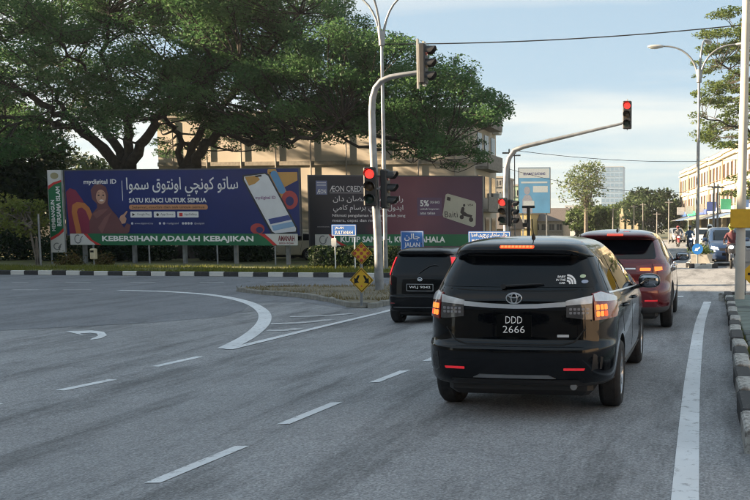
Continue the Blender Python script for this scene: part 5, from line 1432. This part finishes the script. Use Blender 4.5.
obj('sign_panel', MB().prism([(0, ds.z - .34), (.28, ds.z - .06), (0, ds.z + .22), (-.28, ds.z - .06)], -.01, .01), M_yel, tD)
obj('arrow', MB().flat([(-.1, ds.z - .03), (.05, ds.z - .03), (.05, ds.z + .03), (.14, ds.z - .06), (.05, ds.z - .15), (.05, ds.z - .09), (-.1, ds.z - .09)], -.014), M_dark, tD)

# onward median with planter blocks and keep-left disc
mq = [G(688, 268), G(712, 268.5), G(708, 262), G(694, 262)]
om = tag(obj('onward_median', MB().add([(mq[0].x, mq[0].y, 0), (mq[1].x, mq[1].y, 0), (1.6, 90, 0), (.2, 90, 0), (mq[0].x + .05, mq[0].y + .1, .16), (mq[1].x - .05, mq[1].y + .1, .16), (1.55, 90, .16), (.25, 90, .16)],
     [(4, 5, 6, 7), (0, 1, 5, 4), (1, 2, 6, 5), (2, 3, 7, 6), (3, 0, 4, 7)]), M_conc), kind='structure', label='raised concrete median of the onward road')
for k in range(5):
    o = bpy.data.objects.new('kerb_block', kb_w if k % 2 else kb_b); COL.objects.link(o); o.parent = om; o.location = (mq[0].x + .15 + k * .24, mq[0].y - .02, 0); o.scale = (.38, 1, 1)
for k in range(8):
    for sd, xx in ((0, mq[0].x - .02), (1, mq[1].x + .02)):
        o = bpy.data.objects.new('kerb_block', kb_w if (k + sd) % 2 else kb_b); COL.objects.link(o); o.parent = om; o.location = (xx + k * .012, mq[0].y + .5 + k * .62, 0); o.rotation_euler = (0, 0, R(90))
for k in range(2):
    pl0 = thing('concrete_planter', 'low concrete planter block on the onward median, %s' % ('nearer the junction' if k == 0 else 'beyond the first one'), 'planter', (-.05 + k * .25, mq[0].y + 1.0 + k * 1.7, .16), group='planters on the onward median')
    obj('trough', MB().box((0, 0, .19), (.85, .8, .38), 0, 1.1), mat('planter_concrete', (.42, .40, .36), .85, var=.2), pl0)
    C_ = np.stack([rng.normal(0, .22, 500), rng.normal(0, .22, 500), .42 + np.abs(rng.normal(0, .13, 500))], 1); obj('foliage', leaf_mesh('foliage', C_, .05, 1), M_leaf_m, pl0)
kd = at(697.5, 249, mq[0].y + .4)
tK = thing('keep_left_sign', 'round blue sign with a white diagonal arrow on the onward median', 'sign', (kd.x, kd.y, .16))
obj('post', MB().tube([(0, .03, 0), (0, .03, kd.z)], .035, 8), M_galv, tK)
obj('sign_panel', MB().cyl((0, -.01, kd.z - .16), .23, .02, 24, 'y'), mat('sign_blue2', (.02, .16, .50), .4, var=.05), tK, smooth=40)
obj('arrow', MB().flat(rot2([(-.13, kd.z - .19), (.02, kd.z - .19), (.02, kd.z - .25), (.15, kd.z - .16), (.02, kd.z - .07), (.02, kd.z - .13), (-.13, kd.z - .13)], 0, kd.z - .16, 215), -.025), M_white, tK)

# wires overhead
M_wire = mat('wire', (.012, .012, .012), .6, var=0)
def wire(label, a, b_, sag, r_=.016):
    a, b_ = Vector(a), Vector(b_); P = [a.lerp(b_, i / 24) - Vector((0, 0, sag * 4 * (i / 24) * (1 - i / 24))) for i in range(25)]
    tag(obj('overhead_wire', MB().tube(P, r_, 5), M_wire), label, 'wire', group='overhead wires')
wire('thick overhead wire running from the island lamp pole to the right side', at(384, 44, la.y), at(860, 10, 40), .35, .024)
wire('thin overhead wire sagging between the far corner signal and the lit shops', at(512, 150, 60), at(760, 158, 75), .5, .018)
wire('thin overhead wire crossing low in front of the far tower', at(490, 163, 90), at(690, 192, 90), .9, .022)

# litter bin and slim post on the verge
lbn = at(94, 262, 38.4)
tL = thing('litter_bin', 'small cream litter bin on a post under the blue billboard', 'bin', (lbn.x, 38.4, -.12))
obj('post', MB().tube([(0, 0, 0), (0, 0, .35)], .03, 8), M_galv, tL); obj('bin_body', MB().bbox((0, 0, .58), (.26, .22, .50), .03), mat('bin_cream', (.55, .48, .33), .6, var=.1), tL)
obj('opening', MB().box((0, -.113, .70), (.16, .012, .09)), M_dark, tL)
sp = at(41, 266, 37.6)
o = obj('marker_post', MB().tube([(0, 0, 0), (0, 0, at(41, 214, 37.6).z + .12)], .045, 10), M_galv, None, (sp.x, 37.6, -.12)); tag(o, 'plain grey steel post on the verge beside the vertical banner', 'post')
for (px_, Y, r_, lab) in ((104, 39.5, .35, 'low reddish shrub on the verge left of the litter bin'), (70, 39.2, .5, 'leafy brown shrub at the foot of the vertical banner')):
    s0 = at(px_, 262, Y); b0 = Vector((s0.x, Y, -.12)); tt = thing('verge_shrub', lab, 'shrub', b0)
    C_ = np.stack([rng.normal(0, r_ * .6, 900), rng.normal(0, r_ * .4, 900), np.abs(rng.normal(.15, .2, 900))], 1)
    obj('foliage', leaf_mesh('foliage', C_, .06, 1), mat_leaf('shrub_leaf', (.10, .04, .02), (.10, .12, .03), .3, 4), tt)
    obj('stem', MB().tube([(0, 0, -.05), (.02, 0, .3)], [.03, .015], 6).tube([(0, 0, .05), (-.12, .05, .35)], [.02, .01], 6), M_bark, tt)

# ------------------------------------------------------------------ further buildings
def block(name, label, x0, x1, Y, depth, ztop, wall_m, rows_=0, cols=0, ww=1.2, wh=1.3, rz=0, frame=None, glass=None, roof=None, z0=.9, zbase=-.2):
    w_ = x1 - x0
    t = thing(name, label, 'building', (x0, Y, zbase), rz)
    obj('wall', MB().box((w_ / 2, depth / 2, (ztop - zbase) / 2), (w_, depth, ztop - zbase)), wall_m, t)
    if roof == 'gable':
        obj('roof', MB().add([(-.4, -.5, ztop - zbase), (w_ + .4, -.5, ztop - zbase), (w_ + .4, depth + .5, ztop - zbase), (-.4, depth + .5, ztop - zbase), (-.4, depth / 2, ztop - zbase + depth * .28), (w_ + .4, depth / 2, ztop - zbase + depth * .28)],
            [(0, 1, 5, 4), (2, 3, 4, 5), (0, 4, 3), (1, 2, 5), (3, 2, 1, 0)]), mat('roof_dark', (.10, .085, .08), .8, var=.2), t)
    else: obj('parapet', MB().box((w_ / 2, depth / 2, ztop - zbase + .15), (w_ + .3, depth + .3, .3)), mat('parapet_grey'), t)
    if rows_:
        hgt = (ztop - zbase - z0) / rows_
        facade_windows(t, w_, [z0 + hgt * (k + .55) for k in range(rows_)], [w_ * (i + .5) / cols for i in range(cols)], ww, wh, frame or M_wframe, glass or M_wglass, sill=True)
    return t
at2 = lambda px_, Y: at(px_, 228, Y).x
gz = lambda py_, Y: at(500, py_, Y).z
block('office_tower', 'tall pale blue glass tower far beyond the trees', at2(601, 620), at2(623, 620), 620, 14, at(612, 167, 620).z, mat('tower_blue', (.20, .30, .42), .35, var=.1, scale=.1), 12, 5, 2.2, 2.3, frame=mat('tower_frame', (.32, .38, .45), .5), glass=mat('tower_glass', (.12, .22, .34), .12, var=.2))
block('office_block', 'pale distant block left of the bare crowned tree', at2(565, 480), at2(580, 480), 480, 10, at(570, 206, 480).z, mat('pale_block', (.42, .43, .44), .7, var=.1, scale=.2), 5, 4, 1.2, 1.3)
block('apartment_block', 'grey weathered block with small windows behind the far corner signal', at2(488, 150), at2(503, 150), 150, 9, at(495, 178, 150).z, mat('weathered_grey', (.22, .21, .20), .85, var=.3, scale=.8), 5, 3, .5, 1.0)
block('shop_house', 'pale green shophouse behind the far blue hoarding', at2(503, 170), at2(522, 170), 170, 9, at(510, 186, 170).z, mat('pale_green_wall', (.30, .42, .30), .8, var=.15, scale=.5), 3, 3, .8, 1.2)
block('shop_house', 'low shed with a dark gabled roof beside the wide blue street sign', at2(478, 95), at2(508, 95), 95, 7, at(490, 229, 95).z, mat('shed_wall', (.25, .22, .20), .85, var=.25), 0, 0, roof='gable')
block('shop_house', 'yellow fronted low shop under the blue hoarding', at2(509, 125), at2(531, 125), 125, 7, at(520, 214, 125).z, mat('ochre_wall', (.45, .36, .16), .8, var=.2), 1, 3, 1.0, 1.2)
block('shop_house', 'low dark roofed shop right of the blue hoarding', at2(533, 130), at2(563, 130), 130, 7, at(548, 221, 130).z, mat('dull_wall', (.34, .32, .30), .8, var=.25), 1, 4, .9, 1.0, roof='gable')
block('shop_house', 'pale low building between the hoarding and the distant trees', at2(548, 210), at2(575, 210), 210, 8, at(560, 213, 210).z, mat('white_wall', (.50, .50, .48), .8, var=.2), 2, 4, 1.2, 1.0)
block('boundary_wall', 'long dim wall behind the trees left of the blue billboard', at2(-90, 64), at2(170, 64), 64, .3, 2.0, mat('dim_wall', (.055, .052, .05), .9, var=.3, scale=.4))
# small shrine-like gate
tg = thing('gateway', 'small cream and orange gateway in front of the distant trees', 'gateway', (at2(622, 175), 175, 0))
for k, px_ in enumerate((622, 629, 636)):
    obj('pillar', MB().box((at2(px_, 175) - at2(622, 175), 0, 2.2), (.9, .9, 4.4)).box((at2(px_, 175) - at2(622, 175), 0, 4.9), (.5, .5, 1.2), 0, .4), mat('gate_cream', (.50, .42, .28), .8, var=.2), tg)
obj('beam', MB().box((at2(629, 175) - at2(622, 175), 0, 3.4), (3.0, .6, .7)), mat('gate_orange', (.42, .16, .07), .8, var=.2), tg)

# far blue hoarding on posts
hY = 112.0
h0_, h1_ = at(518.5, 168, hY), at(550, 213, hY)
hb, w, h, z = board('hoarding', 'tall pale and blue hoarding on posts beyond the far corner', h0_.x, h1_.x, h1_.z, h0_.z, hY, (.12, .88), mat('poster_sky', (.05, .17, .32), .5, var=.12, scale=.6), zb=-.2)
pr('print_panel', [[(0.05, z + h * .78), (w - .05, z + h * .78), (w - .05, z + h - .05), (.05, z + h - .05)]], mat('poster_pale', (.26, .30, .34), .5, var=.08), hb, 1)
pr('print_panel', [[(w * .46, z + h * .46), (w * .93, z + h * .46), (w * .93, z + h * .60), (w * .46, z + h * .60)], [(w * .15, z + h * .17), (w * .5, z + h * .17), (w * .5, z + h * .27), (w * .15, z + h * .27)]], mat('poster_pale'), hb, 2)
pr('print_figure', [[(w * .12, z + .05), (w * .12, z + h * .3), (w * .2, z + h * .4), (w * .36, z + h * .4), (w * .44, z + h * .3), (w * .44, z + .05)], ell(w * .27, z + h * .5, w * .10, h * .09, 16)], mat('poster_figure', (.16, .17, .22), .5), hb, 1)
obj('headline_lettering', text_mb('SELAMAT DATANG', (w * .15, z + h * .84, w * .85, z + h * .90), -.010, .02), mat('print_navy', (.03, .03, .12)), hb)
pr('print_rule', [[(w * .08, z + h * .66), (w * .92, z + h * .66), (w * .92, z + h * .70), (w * .08, z + h * .70)]], mat('poster_pale'), hb, 2)

# sunlit three-storey shophouse terrace on the right
A_, B_ = at(757, 228, 100), at(680, 228, 167)
A_ = Vector((A_.x, 100, 0)); B_ = Vector((B_.x, 167, 0)); L = (B_ - A_).length
rzT = math.atan2(-(B_ - A_).y, -(B_ - A_).x)      # local x runs from far end to near end so that local -y faces the road
M_cream = mat('cream_render', (.42, .37, .27), .8, var=.10, scale=.4)
M_creamw = mat('cream_trim', (.43, .38, .28), .8, var=.06)
zT = 11.3
nb = 6; bwid = L / nb
for k in range(nb):
    org = B_ + (A_ - B_) * (k / nb)
    t = thing('shop_house', 'sunlit cream three storey shophouse in the terrace, number %d from its far end' % (k + 1) if False else
              ['sunlit cream shophouse closing the far end of the terrace', 'sunlit cream shophouse beside the far end one', 'sunlit cream shophouse behind the median street lamp', 'sunlit cream shophouse with a blue signboard', 'sunlit cream shophouse partly behind the street tree', 'sunlit cream shophouse at the near end beside the pale pole'][k], 'building', org, rzT, group='terrace of cream shophouses')
    hh = zT + (0 if k % 2 else .12)
    obj('wall', MB().box((bwid / 2, 6, 3.6 + (hh - 3.6) / 2), (bwid - .03, 12, hh - 3.6)).box((bwid / 2, 7.5, 1.8), (bwid - .04, 8.98, 3.6)), M_cream if k % 3 else mat('cream_render_b', (.39, .35, .27), .8, var=.1), t)
    obj('cornice', MB().box((bwid / 2, -.18, hh - .5), (bwid - .04, .36, .28)).box((bwid / 2, 5.9, hh + .25), (bwid - .05, 12.2, .5)), M_creamw, t)
    obj('roof', MB().add([(.0, -.25, hh + .52), (bwid, -.25, hh + .52), (bwid, 12, hh + 1.3), (0, 12, hh + 1.3)], [(0, 1, 2, 3)]), mat('roof_tile', (.26, .15, .10), .8, var=.2), t)
    obj('band', MB().box((bwid / 2, -.1, 7.35), (bwid - .04, .2, .3)), M_creamw, t)
    for sx in (.25, bwid - .25): obj('pilaster', MB().box((sx, -.09, 7.2), (.34, .18, 6.6)).box((sx, .25, 1.8), (.4, .5, 3.6)), M_creamw, t)
    facade_windows(t, bwid, (5.6, 9.1), [bwid * (i + .5) / 4 for i in range(4)], 1.25, 1.9, mat('shutter_brown', (.20, .13, .10), .7, var=.2), M_wglass)
    obj('shopfront', MB().box((bwid / 2, 2.9, 1.6), (bwid - 1, .1, 3.0)), mat('shop_dark', (.035, .03, .03), .5, var=.4, scale=.6), t)
    aw = obj('awning', MB().add([(.4, -.1, 3.6), (bwid - .4, -.1, 3.6), (bwid - .4, -2.2, 2.95), (.4, -2.2, 2.95), (.4, -.1, 3.52), (bwid - .4, -.1, 3.52), (bwid - .4, -2.2, 2.87), (.4, -2.2, 2.87)], [(0, 1, 2, 3), (7, 6, 5, 4), (0, 3, 7, 4), (1, 5, 6, 2), (3, 2, 6, 7)]),
             mat('awning_%d' % (k % 3), ((.10, .11, .12), (.10, .16, .28), (.34, .30, .22))[k % 3], .7, var=.2), t)
    sgc = ((.05, .12, .32), (.04, .30, .18), (.06, .10, .34), (.10, .10, .30), (.45, .42, .36), (.40, .40, .38))[k]
    obj('signboard', MB().box((bwid / 2, -.2, 4.05), (bwid - 1.4, .16, .75)), mat('signboard_%d' % k, sgc, .5, var=.1), t)
    obj('hanging_sign', MB().box((bwid * .72, -.9, 4.6), (.14, 1.3, 1.3)), mat('signboard_%d' % (5 - k)), t)

# ------------------------------------------------------------------ distant and right hand trees
bushy('bare_tree', 'thin crowned pale tree with open branches left of the glass tower', 'tree', 586, 118, 156, 25, M_leaf_p, 70, 26, .18, low=.30, bark=M_barkl, rr=(.8, 1.6), zbase=-.2, twig=.05)
for (px_, Yb_, tp, rp, mm, lab) in ((592, 128, 204, 24, M_leaf_m, 'rounded green tree below the thin crowned tree'), (622, 190, 199, 26, M_leaf_m, 'spreading green tree in front of the glass tower'), (652, 165, 188, 28, M_leaf_d, 'large dark tree left of the cream terrace'),
                                    (640, 230, 186, 16, M_leaf_m, 'slim tree rising behind the large dark tree'), (672, 175, 196, 14, M_leaf_m, 'small green tree touching the end of the cream terrace'), (560, 240, 214, 22, M_leaf_m, 'low tree behind the pale low building'), (606, 260, 205, 18, M_leaf_d, 'distant dark tree at the foot of the glass tower'), (690, 250, 205, 20, M_leaf_m, 'distant tree where the road bends')):
    bushy('broadleaf_tree', lab, 'tree', px_, Yb_, tp, rp, mm, 55, 80, .32, low=.10, zbase=-.2, group='trees around the onward road', twig=.06)
# big street tree on the right: sprays of foliage reach into the picture
Yt = 72.0
bR = Vector((at(812, 228, Yt).x, Yt, 0))
PR = lambda x_, y_, dY=0: at(x_, y_, Yt + dY)
limbsR = [([PR(812, 150), PR(790, 110, -1), PR(755, 85, -2), PR(715, 62, -3)], .22, .05), ([PR(812, 150), PR(800, 90, 1), PR(775, 50, 2), PR(735, 28, 2)], .2, .05), ([PR(812, 160), PR(780, 140, -2), PR(745, 130, -3), PR(705, 118, -4)], .16, .04),
          ([PR(812, 150), PR(830, 90), PR(850, 40)], .2, .05), ([PR(812, 175), PR(775, 185, -2), PR(735, 188, -3)], .12, .03), ([PR(812, 150), PR(850, 110, 2), PR(890, 80, 3)], .2, .05)]
polyR = [(686, 62), (700, 45), (704, 18), (722, 10), (760, -10), (900, -20), (920, 120), (830, 150), (770, 152), (722, 150), (704, 140), (690, 100), (706, 84)]
padsR = sample_pads(polyR, 190, Yt - 5, Yt + 5, (.6, 1.25), [(725, 78, 16, 7), (712, 108, 14, 7), (735, 50, 10, 5)], .3)
padsR += sample_pads([(688, 64), (706, 44), (712, 18), (730, 12), (762, 10), (762, 150), (724, 148), (706, 138), (694, 104)], 62, Yt - 5, Yt + 5, (.55, 1.0), [(725, 78, 12, 5), (712, 108, 10, 5)], .3)
padsR += sample_pads([(716, 178), (760, 170), (790, 190), (740, 200), (716, 196)], 14, Yt - 4, Yt, (.5, .9), (), .35)
tree('street_tree', 'tall tree with layered bright sprays behind the pale pole', 'tree', bR, [(bR, .42), (bR + Vector((0, 0, 3)), .34), (PR(812, 145), .26)], limbsR, padsR, mat_leaf('spray_leaf', (.05, .095, .025), (.16, .20, .06), .45, .4), 230, .105, flat=.5, twig=.04)  # brighter green leaf colour of this tree's own

# slim poles along the onward road
for (px_, Y, ytop, r_, lab) in ((509.2, 58, 149, .07, 'dark slim utility pole right behind the far corner signal'), (514.5, 66, 152, .05, 'thin mast beside the dark utility pole'), (613, 120, 208, .09, 'thin pole before the trees left of the gateway'), (634, 120, 205, .09, 'thin pole in front of the gateway'),
                           (643, 130, 203, .09, 'thin pole right of the gateway'), (657, 110, 212, .08, 'short thin pole before the large dark tree'), (669, 100, 200, .08, 'thin lamp post left of the cream terrace'), (714, 66, 183, .09, 'dark slim pole in front of the cream terrace'), (718, 64, 184, .08, 'second dark slim pole close beside the first')):
    tp_ = at(px_, ytop, Y); o = thing('slim_pole', lab, 'pole', (tp_.x, Y, -.1), group='slim poles along the onward road')
    obj('shaft', MB().tube([(0, 0, 0), (0, 0, tp_.z + .1)], [r_, r_ * .7], 8), mat('pole_dull', (.20, .19, .18), .7, var=.2), o)
    obj('crossarm', MB().box((0, 0, tp_.z - .15), (.9, .08, .1)), mat('pole_dull'), o)
tb_ = at(528.5, 206, 52)
o = thing('camera_post', 'black post with a T shaped top behind the black minivan', 'post', (tb_.x, 52, -.1))
obj('post', MB().tube([(0, 0, 0), (0, 0, tb_.z + .1)], .10, 10), M_blk, o); obj('crossbar', MB().bbox((0, 0, tb_.z + .05), (.75, .16, .14), .02), M_blk, o); obj('camera_box', MB().bbox((-.14, -.15, tb_.z - 1.0), (.3, .45, .22), .02), M_blk, o)

# ------------------------------------------------------------------ oncoming traffic
def small_car(name, label, rows, paint, loc_, rz, group=None, lit=True, axles=(-1.22, 1.17), wr=.285, hw=.72, sc=1.0):
    c = Car(name, label, 'car', rows, axles, wr, hw, paint, loc_, rz, group)
    c.wheels(7)
    zs = .97
    c.decal('windscreen', [(-.54, 1.0), (.54, 1.0), (.46, 1.40), (-.46, 1.40)], 'front', M_glass, off=.004, res=.1)
    c.decal('rear_window', [(-.54, 1.0), (.54, 1.0), (.48, 1.36), (-.48, 1.36)], 'rear', M_glass, off=.004, res=.1)
    for sd in (1, -1):
        f = (lambda p: p) if sd > 0 else mir
        c.decal('head_light', f([(.36, .64), (.64, .68), (.62, .78), (.40, .73)]), 'front', M_head if lit else M_lensc, off=.008)
        c.decal('tail_light', f([(.46, .78), (.62, .78), (.62, .95), (.50, .95)]), 'rear', M_lensr, off=.008)
    c.decal('grille', [(-.32, .60), (.32, .60), (.34, .70), (-.34, .70)], 'front', M_blk, off=.006)
    c.decal('number_plate', rrect(-.24, .42, .24, .52, .01), 'front', mat('plate_black'), off=.01)
    c.decal('number_plate', rrect(-.24, .66, .24, .76, .01), 'rear', mat('plate_black'), off=.01)
    for view in ('right', 'left'):
        for poly in ([(-1.42, 1.0), (-.95, .985), (-.95, 1.33), (-1.34, 1.30)], [(-.90, .985), (-.12, .975), (-.12, 1.37), (-.90, 1.34)], [(-.07, .975), (.72, .96), (.5, 1.1), (.2, 1.34), (-.07, 1.37)]): c.decal('side_window', poly, view, M_glass, off=.003, res=.1)
        for ln in ([(-.93, .97), (-.85, .6), (-.80, .35)], [(-.1, .96), (-.08, .35)]): c.line('panel_gap', ln, .01, view)
    c.mirror(.62, 1.0, paint, .9)
    obj('underbody', MB().bbox((0, 0, .24), (1.0, 3.1, .14), .05), M_blk, c.t)
    for o in [c.t]: o.scale = (sc, sc, sc)
    return c
gq = G(725, 266.5)
small_car('oncoming_car', 'dark blue hatchback with a lit headlight waiting across the junction', kei(), M_pblue, (gq.x, gq.y + 2.0, 0), R(184), sc=1.12)
gq = G(752, 262)
small_car('oncoming_car', 'grey car half hidden by the pale pole', kei(), M_psilv, (gq.x, gq.y + 2.2, 0), R(182), sc=1.1)
small_car('oncoming_car', 'white hatchback farther up the onward road before the awnings', kei(), M_pwhite, (at2(703, 78), 78, 0), R(186), sc=1.1, lit=False)
small_car('oncoming_car', 'silver hatchback far up the onward road near the trees', kei(), M_psilv, (at2(677, 105), 105, 0), R(190), sc=1.1, lit=False)
small_car('parked_car', 'cream van-like car parked beneath the end of the green slogan banner', kei(), M_pcream, (at2(288, 47), 47, -.1), R(97), lit=False, sc=1.1)
small_car('parked_car', 'grey car parked behind the hedge end', kei(), M_psilv, (at2(318, 50), 50, -.1), R(92), lit=False, sc=1.1)

# motorcycles with riders
def skin_body(name, joints, edges, rad, parent, mats, pick):
    me = bpy.data.meshes.new(name); me.from_pydata(joints, edges, [])
    o = bpy.data.objects.new(name, me); COL.objects.link(o)
    sk = o.modifiers.new('s', 'SKIN'); sk.use_smooth_shade = True
    for i, r_ in enumerate(rad): me.skin_vertices[0].data[i].radius = (r_, r_)
    me.skin_vertices[0].data[0].use_root = True
    sb_ = o.modifiers.new('u', 'SUBSURF'); sb_.levels = 1
    bpy.context.view_layer.update()
    res = bpy.data.meshes.new_from_object(o.evaluated_get(bpy.context.evaluated_depsgraph_get())); bpy.data.objects.remove(o)
    res.materials.clear()
    for m_ in mats: res.materials.append(m_)
    for p in res.polygons: p.material_index = pick(p.center); p.use_smooth = True
    b_ = bpy.data.objects.new(name, res); COL.objects.link(b_); b_.parent = parent
    return b_
M_skin2 = mat('skin', (.30, .17, .11), .6, var=.05)
def bike(label_b, label_r, loc_, rz, paint, shirt, helmet, trousers=(.03, .03, .04)):
    t = thing('motorcycle', label_b, 'motorcycle', loc_, rz, 'motorcycles on the onward road')      # local +y is forward
    for ya in (-.62, .62):
        w_ = obj('wheel', MB().lathe([(-.045, .22), (-.05, .26), (-.025, .285), (.025, .285), (.05, .26), (.045, .22)], 28, 'x'), M_rub, t, (0, ya, .285), smooth=60)
        q = MB().lathe([(-.03, .225), (.03, .225), (.03, .20), (-.03, .20)], 28, 'x')
        for k in range(5): a = k * 1.2566; q.tube([(0, .03 * math.cos(a), .03 * math.sin(a)), (0, .21 * math.cos(a), .21 * math.sin(a))], .014, 5)
        obj('rim', q, M_alloy, w_)
    obj('fork', MB().tube([(.08, .62, .30), (.07, .45, .92)], .022, 6).tube([(-.08, .62, .30), (-.07, .45, .92)], .022, 6).tube([(-.08, .45, .9), (.08, .45, .9)], .03, 6), M_galv, t)
    obj('fairing', superell(superell(MB(), (0, .47, .78), (.16, .12, .24), 2.4), (0, .30, .50), (.12, .30, .12), 2.4), paint, t, smooth=60)
    obj('engine', superell(MB(), (0, .05, .38), (.13, .22, .14), 3), mat('engine_grey', (.10, .10, .10), .5, metal=.5), t, smooth=60)
    obj('tail', superell(MB(), (0, -.45, .66), (.12, .42, .11), 2.4), paint, t, smooth=60)
    obj('seat', superell(MB(), (0, -.25, .77), (.13, .42, .06), 2.6), M_blk, t, smooth=60)
    obj('handlebar', MB().tube([(-.34, .32, 1.0), (-.18, .42, 1.02), (.18, .42, 1.02), (.34, .32, 1.0)], .016, 6), M_blk, t)
    obj('head_light', superell(MB(), (0, .60, .88), (.09, .05, .07), 2.4), M_head, t, smooth=60)
    obj('mudguard', MB().tube([(0, .62 + .32 * math.cos(R(a)), .285 + .32 * math.sin(R(a))) for a in range(20, 171, 25)], .055, 8), paint, t, smooth=60)
    obj('exhaust_pipe', MB().tube([(.13, .1, .3), (.16, -.3, .32), (.17, -.75, .42)], [.03, .05, .05], 8), M_galv, t, smooth=60)
    for sd in (-1, 1): obj('mirror', MB().tube([(sd * .24, .40, 1.02), (sd * .28, .40, 1.18)], .008, 5).cyl((sd * .29, .40, 1.2), .05, .02, 10, 'y'), M_blk, t)
    r = thing('person', label_r, 'person', loc_, rz, 'riders on motorcycles')
    J = [(0, -.28, .88), (0, -.24, 1.12), (0, -.17, 1.36), (0, -.12, 1.50), (0, -.08, 1.60), (0, -.06, 1.70),
         (.19, -.17, 1.40), (.30, -.02, 1.16), (.30, .28, 1.05), (-.19, -.17, 1.40), (-.30, -.02, 1.16), (-.30, .28, 1.05),
         (.12, -.22, .86), (.19, .18, .80), (.16, .06, .38), (.17, .20, .30), (-.12, -.22, .86), (-.19, .18, .80), (-.16, .06, .38), (-.17, .20, .30)]
    E = [(0, 1), (1, 2), (2, 3), (3, 4), (4, 5), (2, 6), (6, 7), (7, 8), (2, 9), (9, 10), (10, 11), (0, 12), (12, 13), (13, 14), (14, 15), (0, 16), (16, 17), (17, 18), (18, 19)]
    rad = [.15, .145, .165, .07, .08, .09, .075, .055, .04, .075, .055, .04, .10, .075, .055, .05, .10, .075, .055, .05]
    mats = [mat('cloth_%s' % label_r[:14].replace(' ', '_'), shirt, .85, var=.1), mat('trousers_dark', trousers, .85, var=.15), M_skin2]
    skin_body('body', J, E, rad, r, mats, lambda c_: 2 if c_.z > 1.50 or (abs(c_.x) > .22 and c_.y > .18) else (1 if c_.z < .97 and not (abs(c_.x) > .24 and c_.z > .9) else 0))
    hm = obj('helmet', superell(MB(), (0, -.06, 1.72), (.135, .155, .145), 2.2), mat('helmet_%d' % int(helmet[0] * 100), helmet, .25, var=0, coat=1), r, smooth=60)
    obj('visor', superell(MB(), (0, .045, 1.705), (.105, .065, .07), 2.4), M_glass, hm, smooth=60)
gm = G(731.5, 268.5)
bike('motorcycle in front of the dark blue hatchback', 'rider in dark jacket with a bright yellow green helmet before the blue hatchback', (gm.x, gm.y + .4, 0), R(178), mat('bike_black', (.02, .02, .025), .3, coat=1), (.10, .03, .04), (.40, .50, .08))
gm = G(709.5, 262)
bike('pale motorcycle between the blue hatchback and the onward median', 'rider with a white helmet and dark shirt left of the blue hatchback', (gm.x, gm.y + .6, 0), R(184), M_pwhite, (.05, .04, .05), (.62, .62, .60))
bike('motorcycle beyond the round blue sign', 'rider in a blue shirt beyond the round blue sign', (at2(690, 66), 66, 0), R(188), M_pblue, (.08, .14, .24), (.05, .05, .06))
bike('motorcycle near the thin lamp post left of the terrace', 'rider in grey at the far end of the onward road', (at2(678, 80), 80, 0), R(188), mat('bike_red', (.25, .02, .02), .3, coat=1), (.16, .16, .17), (.30, .03, .03))

# ------------------------------------------------------------------ unseen blocks and trees added to shade the junction and darken car reflections
M_plast = mat('street_plaster', (.38, .35, .30), .85, var=.15, scale=.3)
block('unseen_light_blocker', 'tall plain shop block on the left side street, its upper floors in sun', -72, -44, -45, 56, 17, M_plast, 5, 9, 1.6, 1.6)  # unseen block added to keep the near road out of the sun
block('unseen_light_blocker', 'lower shop block on the left beside the crossing road', -72, -45, 11.3, 16, 12.4, mat('street_plaster_b', (.40, .38, .35), .85, var=.15, scale=.3), 3, 9, 1.6, 1.6)  # unseen; height set so its shade stops partway along the crossing
block('unseen_light_blocker', 'tall corner block on the left at the end of the crossing road', -74, -48, 31.5, 10, 18, M_plast, 5, 8, 1.6, 1.6)  # unseen; added to hold the sun off the billboards
block('unseen_light_blocker', 'long shop block across the street behind the waiting cars', -40, 40, -62, 14, 12, M_plast, 3, 22, 1.6, 1.6)  # unseen; added so car paint reflects something darker than sky
block('unseen_light_blocker', 'shop block along the right pavement behind the waiting cars', 18, 30, -44, 52, 7, mat('street_plaster_c', (.36, .30, .25), .85, var=.15, scale=.3), 3, 5, 1.6, 1.6)  # unseen; added for dark reflections, kept low to let sky light in
for (x_, y_, lab) in ((-14, -28, 'leafy street tree on the left pavement behind the waiting cars'), (-6, -34, 'leafy street tree before the long shop block'), (7, -30, 'leafy street tree on the right pavement behind the waiting cars')):
    t0 = bushy('street_tree', lab, 'tree', 703, 60, 120, 62, M_leaf_d, 45, 60, .35, low=.2, zbase=0, group='street trees behind the waiting cars')  # unseen trees, added to darken what the cars reflect
    t0.location = (x_, y_, 0)

# ------------------------------------------------------------------ air
M_haze = bpy.data.materials.new('haze_air'); M_haze.use_nodes = True
hn, hl = M_haze.node_tree.nodes, M_haze.node_tree.links
hn.clear(); ho = hn.new('ShaderNodeOutputMaterial'); hv = hn.new('ShaderNodeVolumePrincipled')
hv.inputs['Color'].default_value = (.93, .95, 1.0, 1); hv.inputs['Density'].default_value = .00028; hv.inputs['Anisotropy'].default_value = .3
hl.new(hv.outputs[0], ho.inputs['Volume'])
hz_ = obj('haze', MB().box((0, 300, 24.5), (1400, 900, 53)), M_haze)
tag(hz_, 'thin pale haze filling the street air', 'haze', kind='stuff')
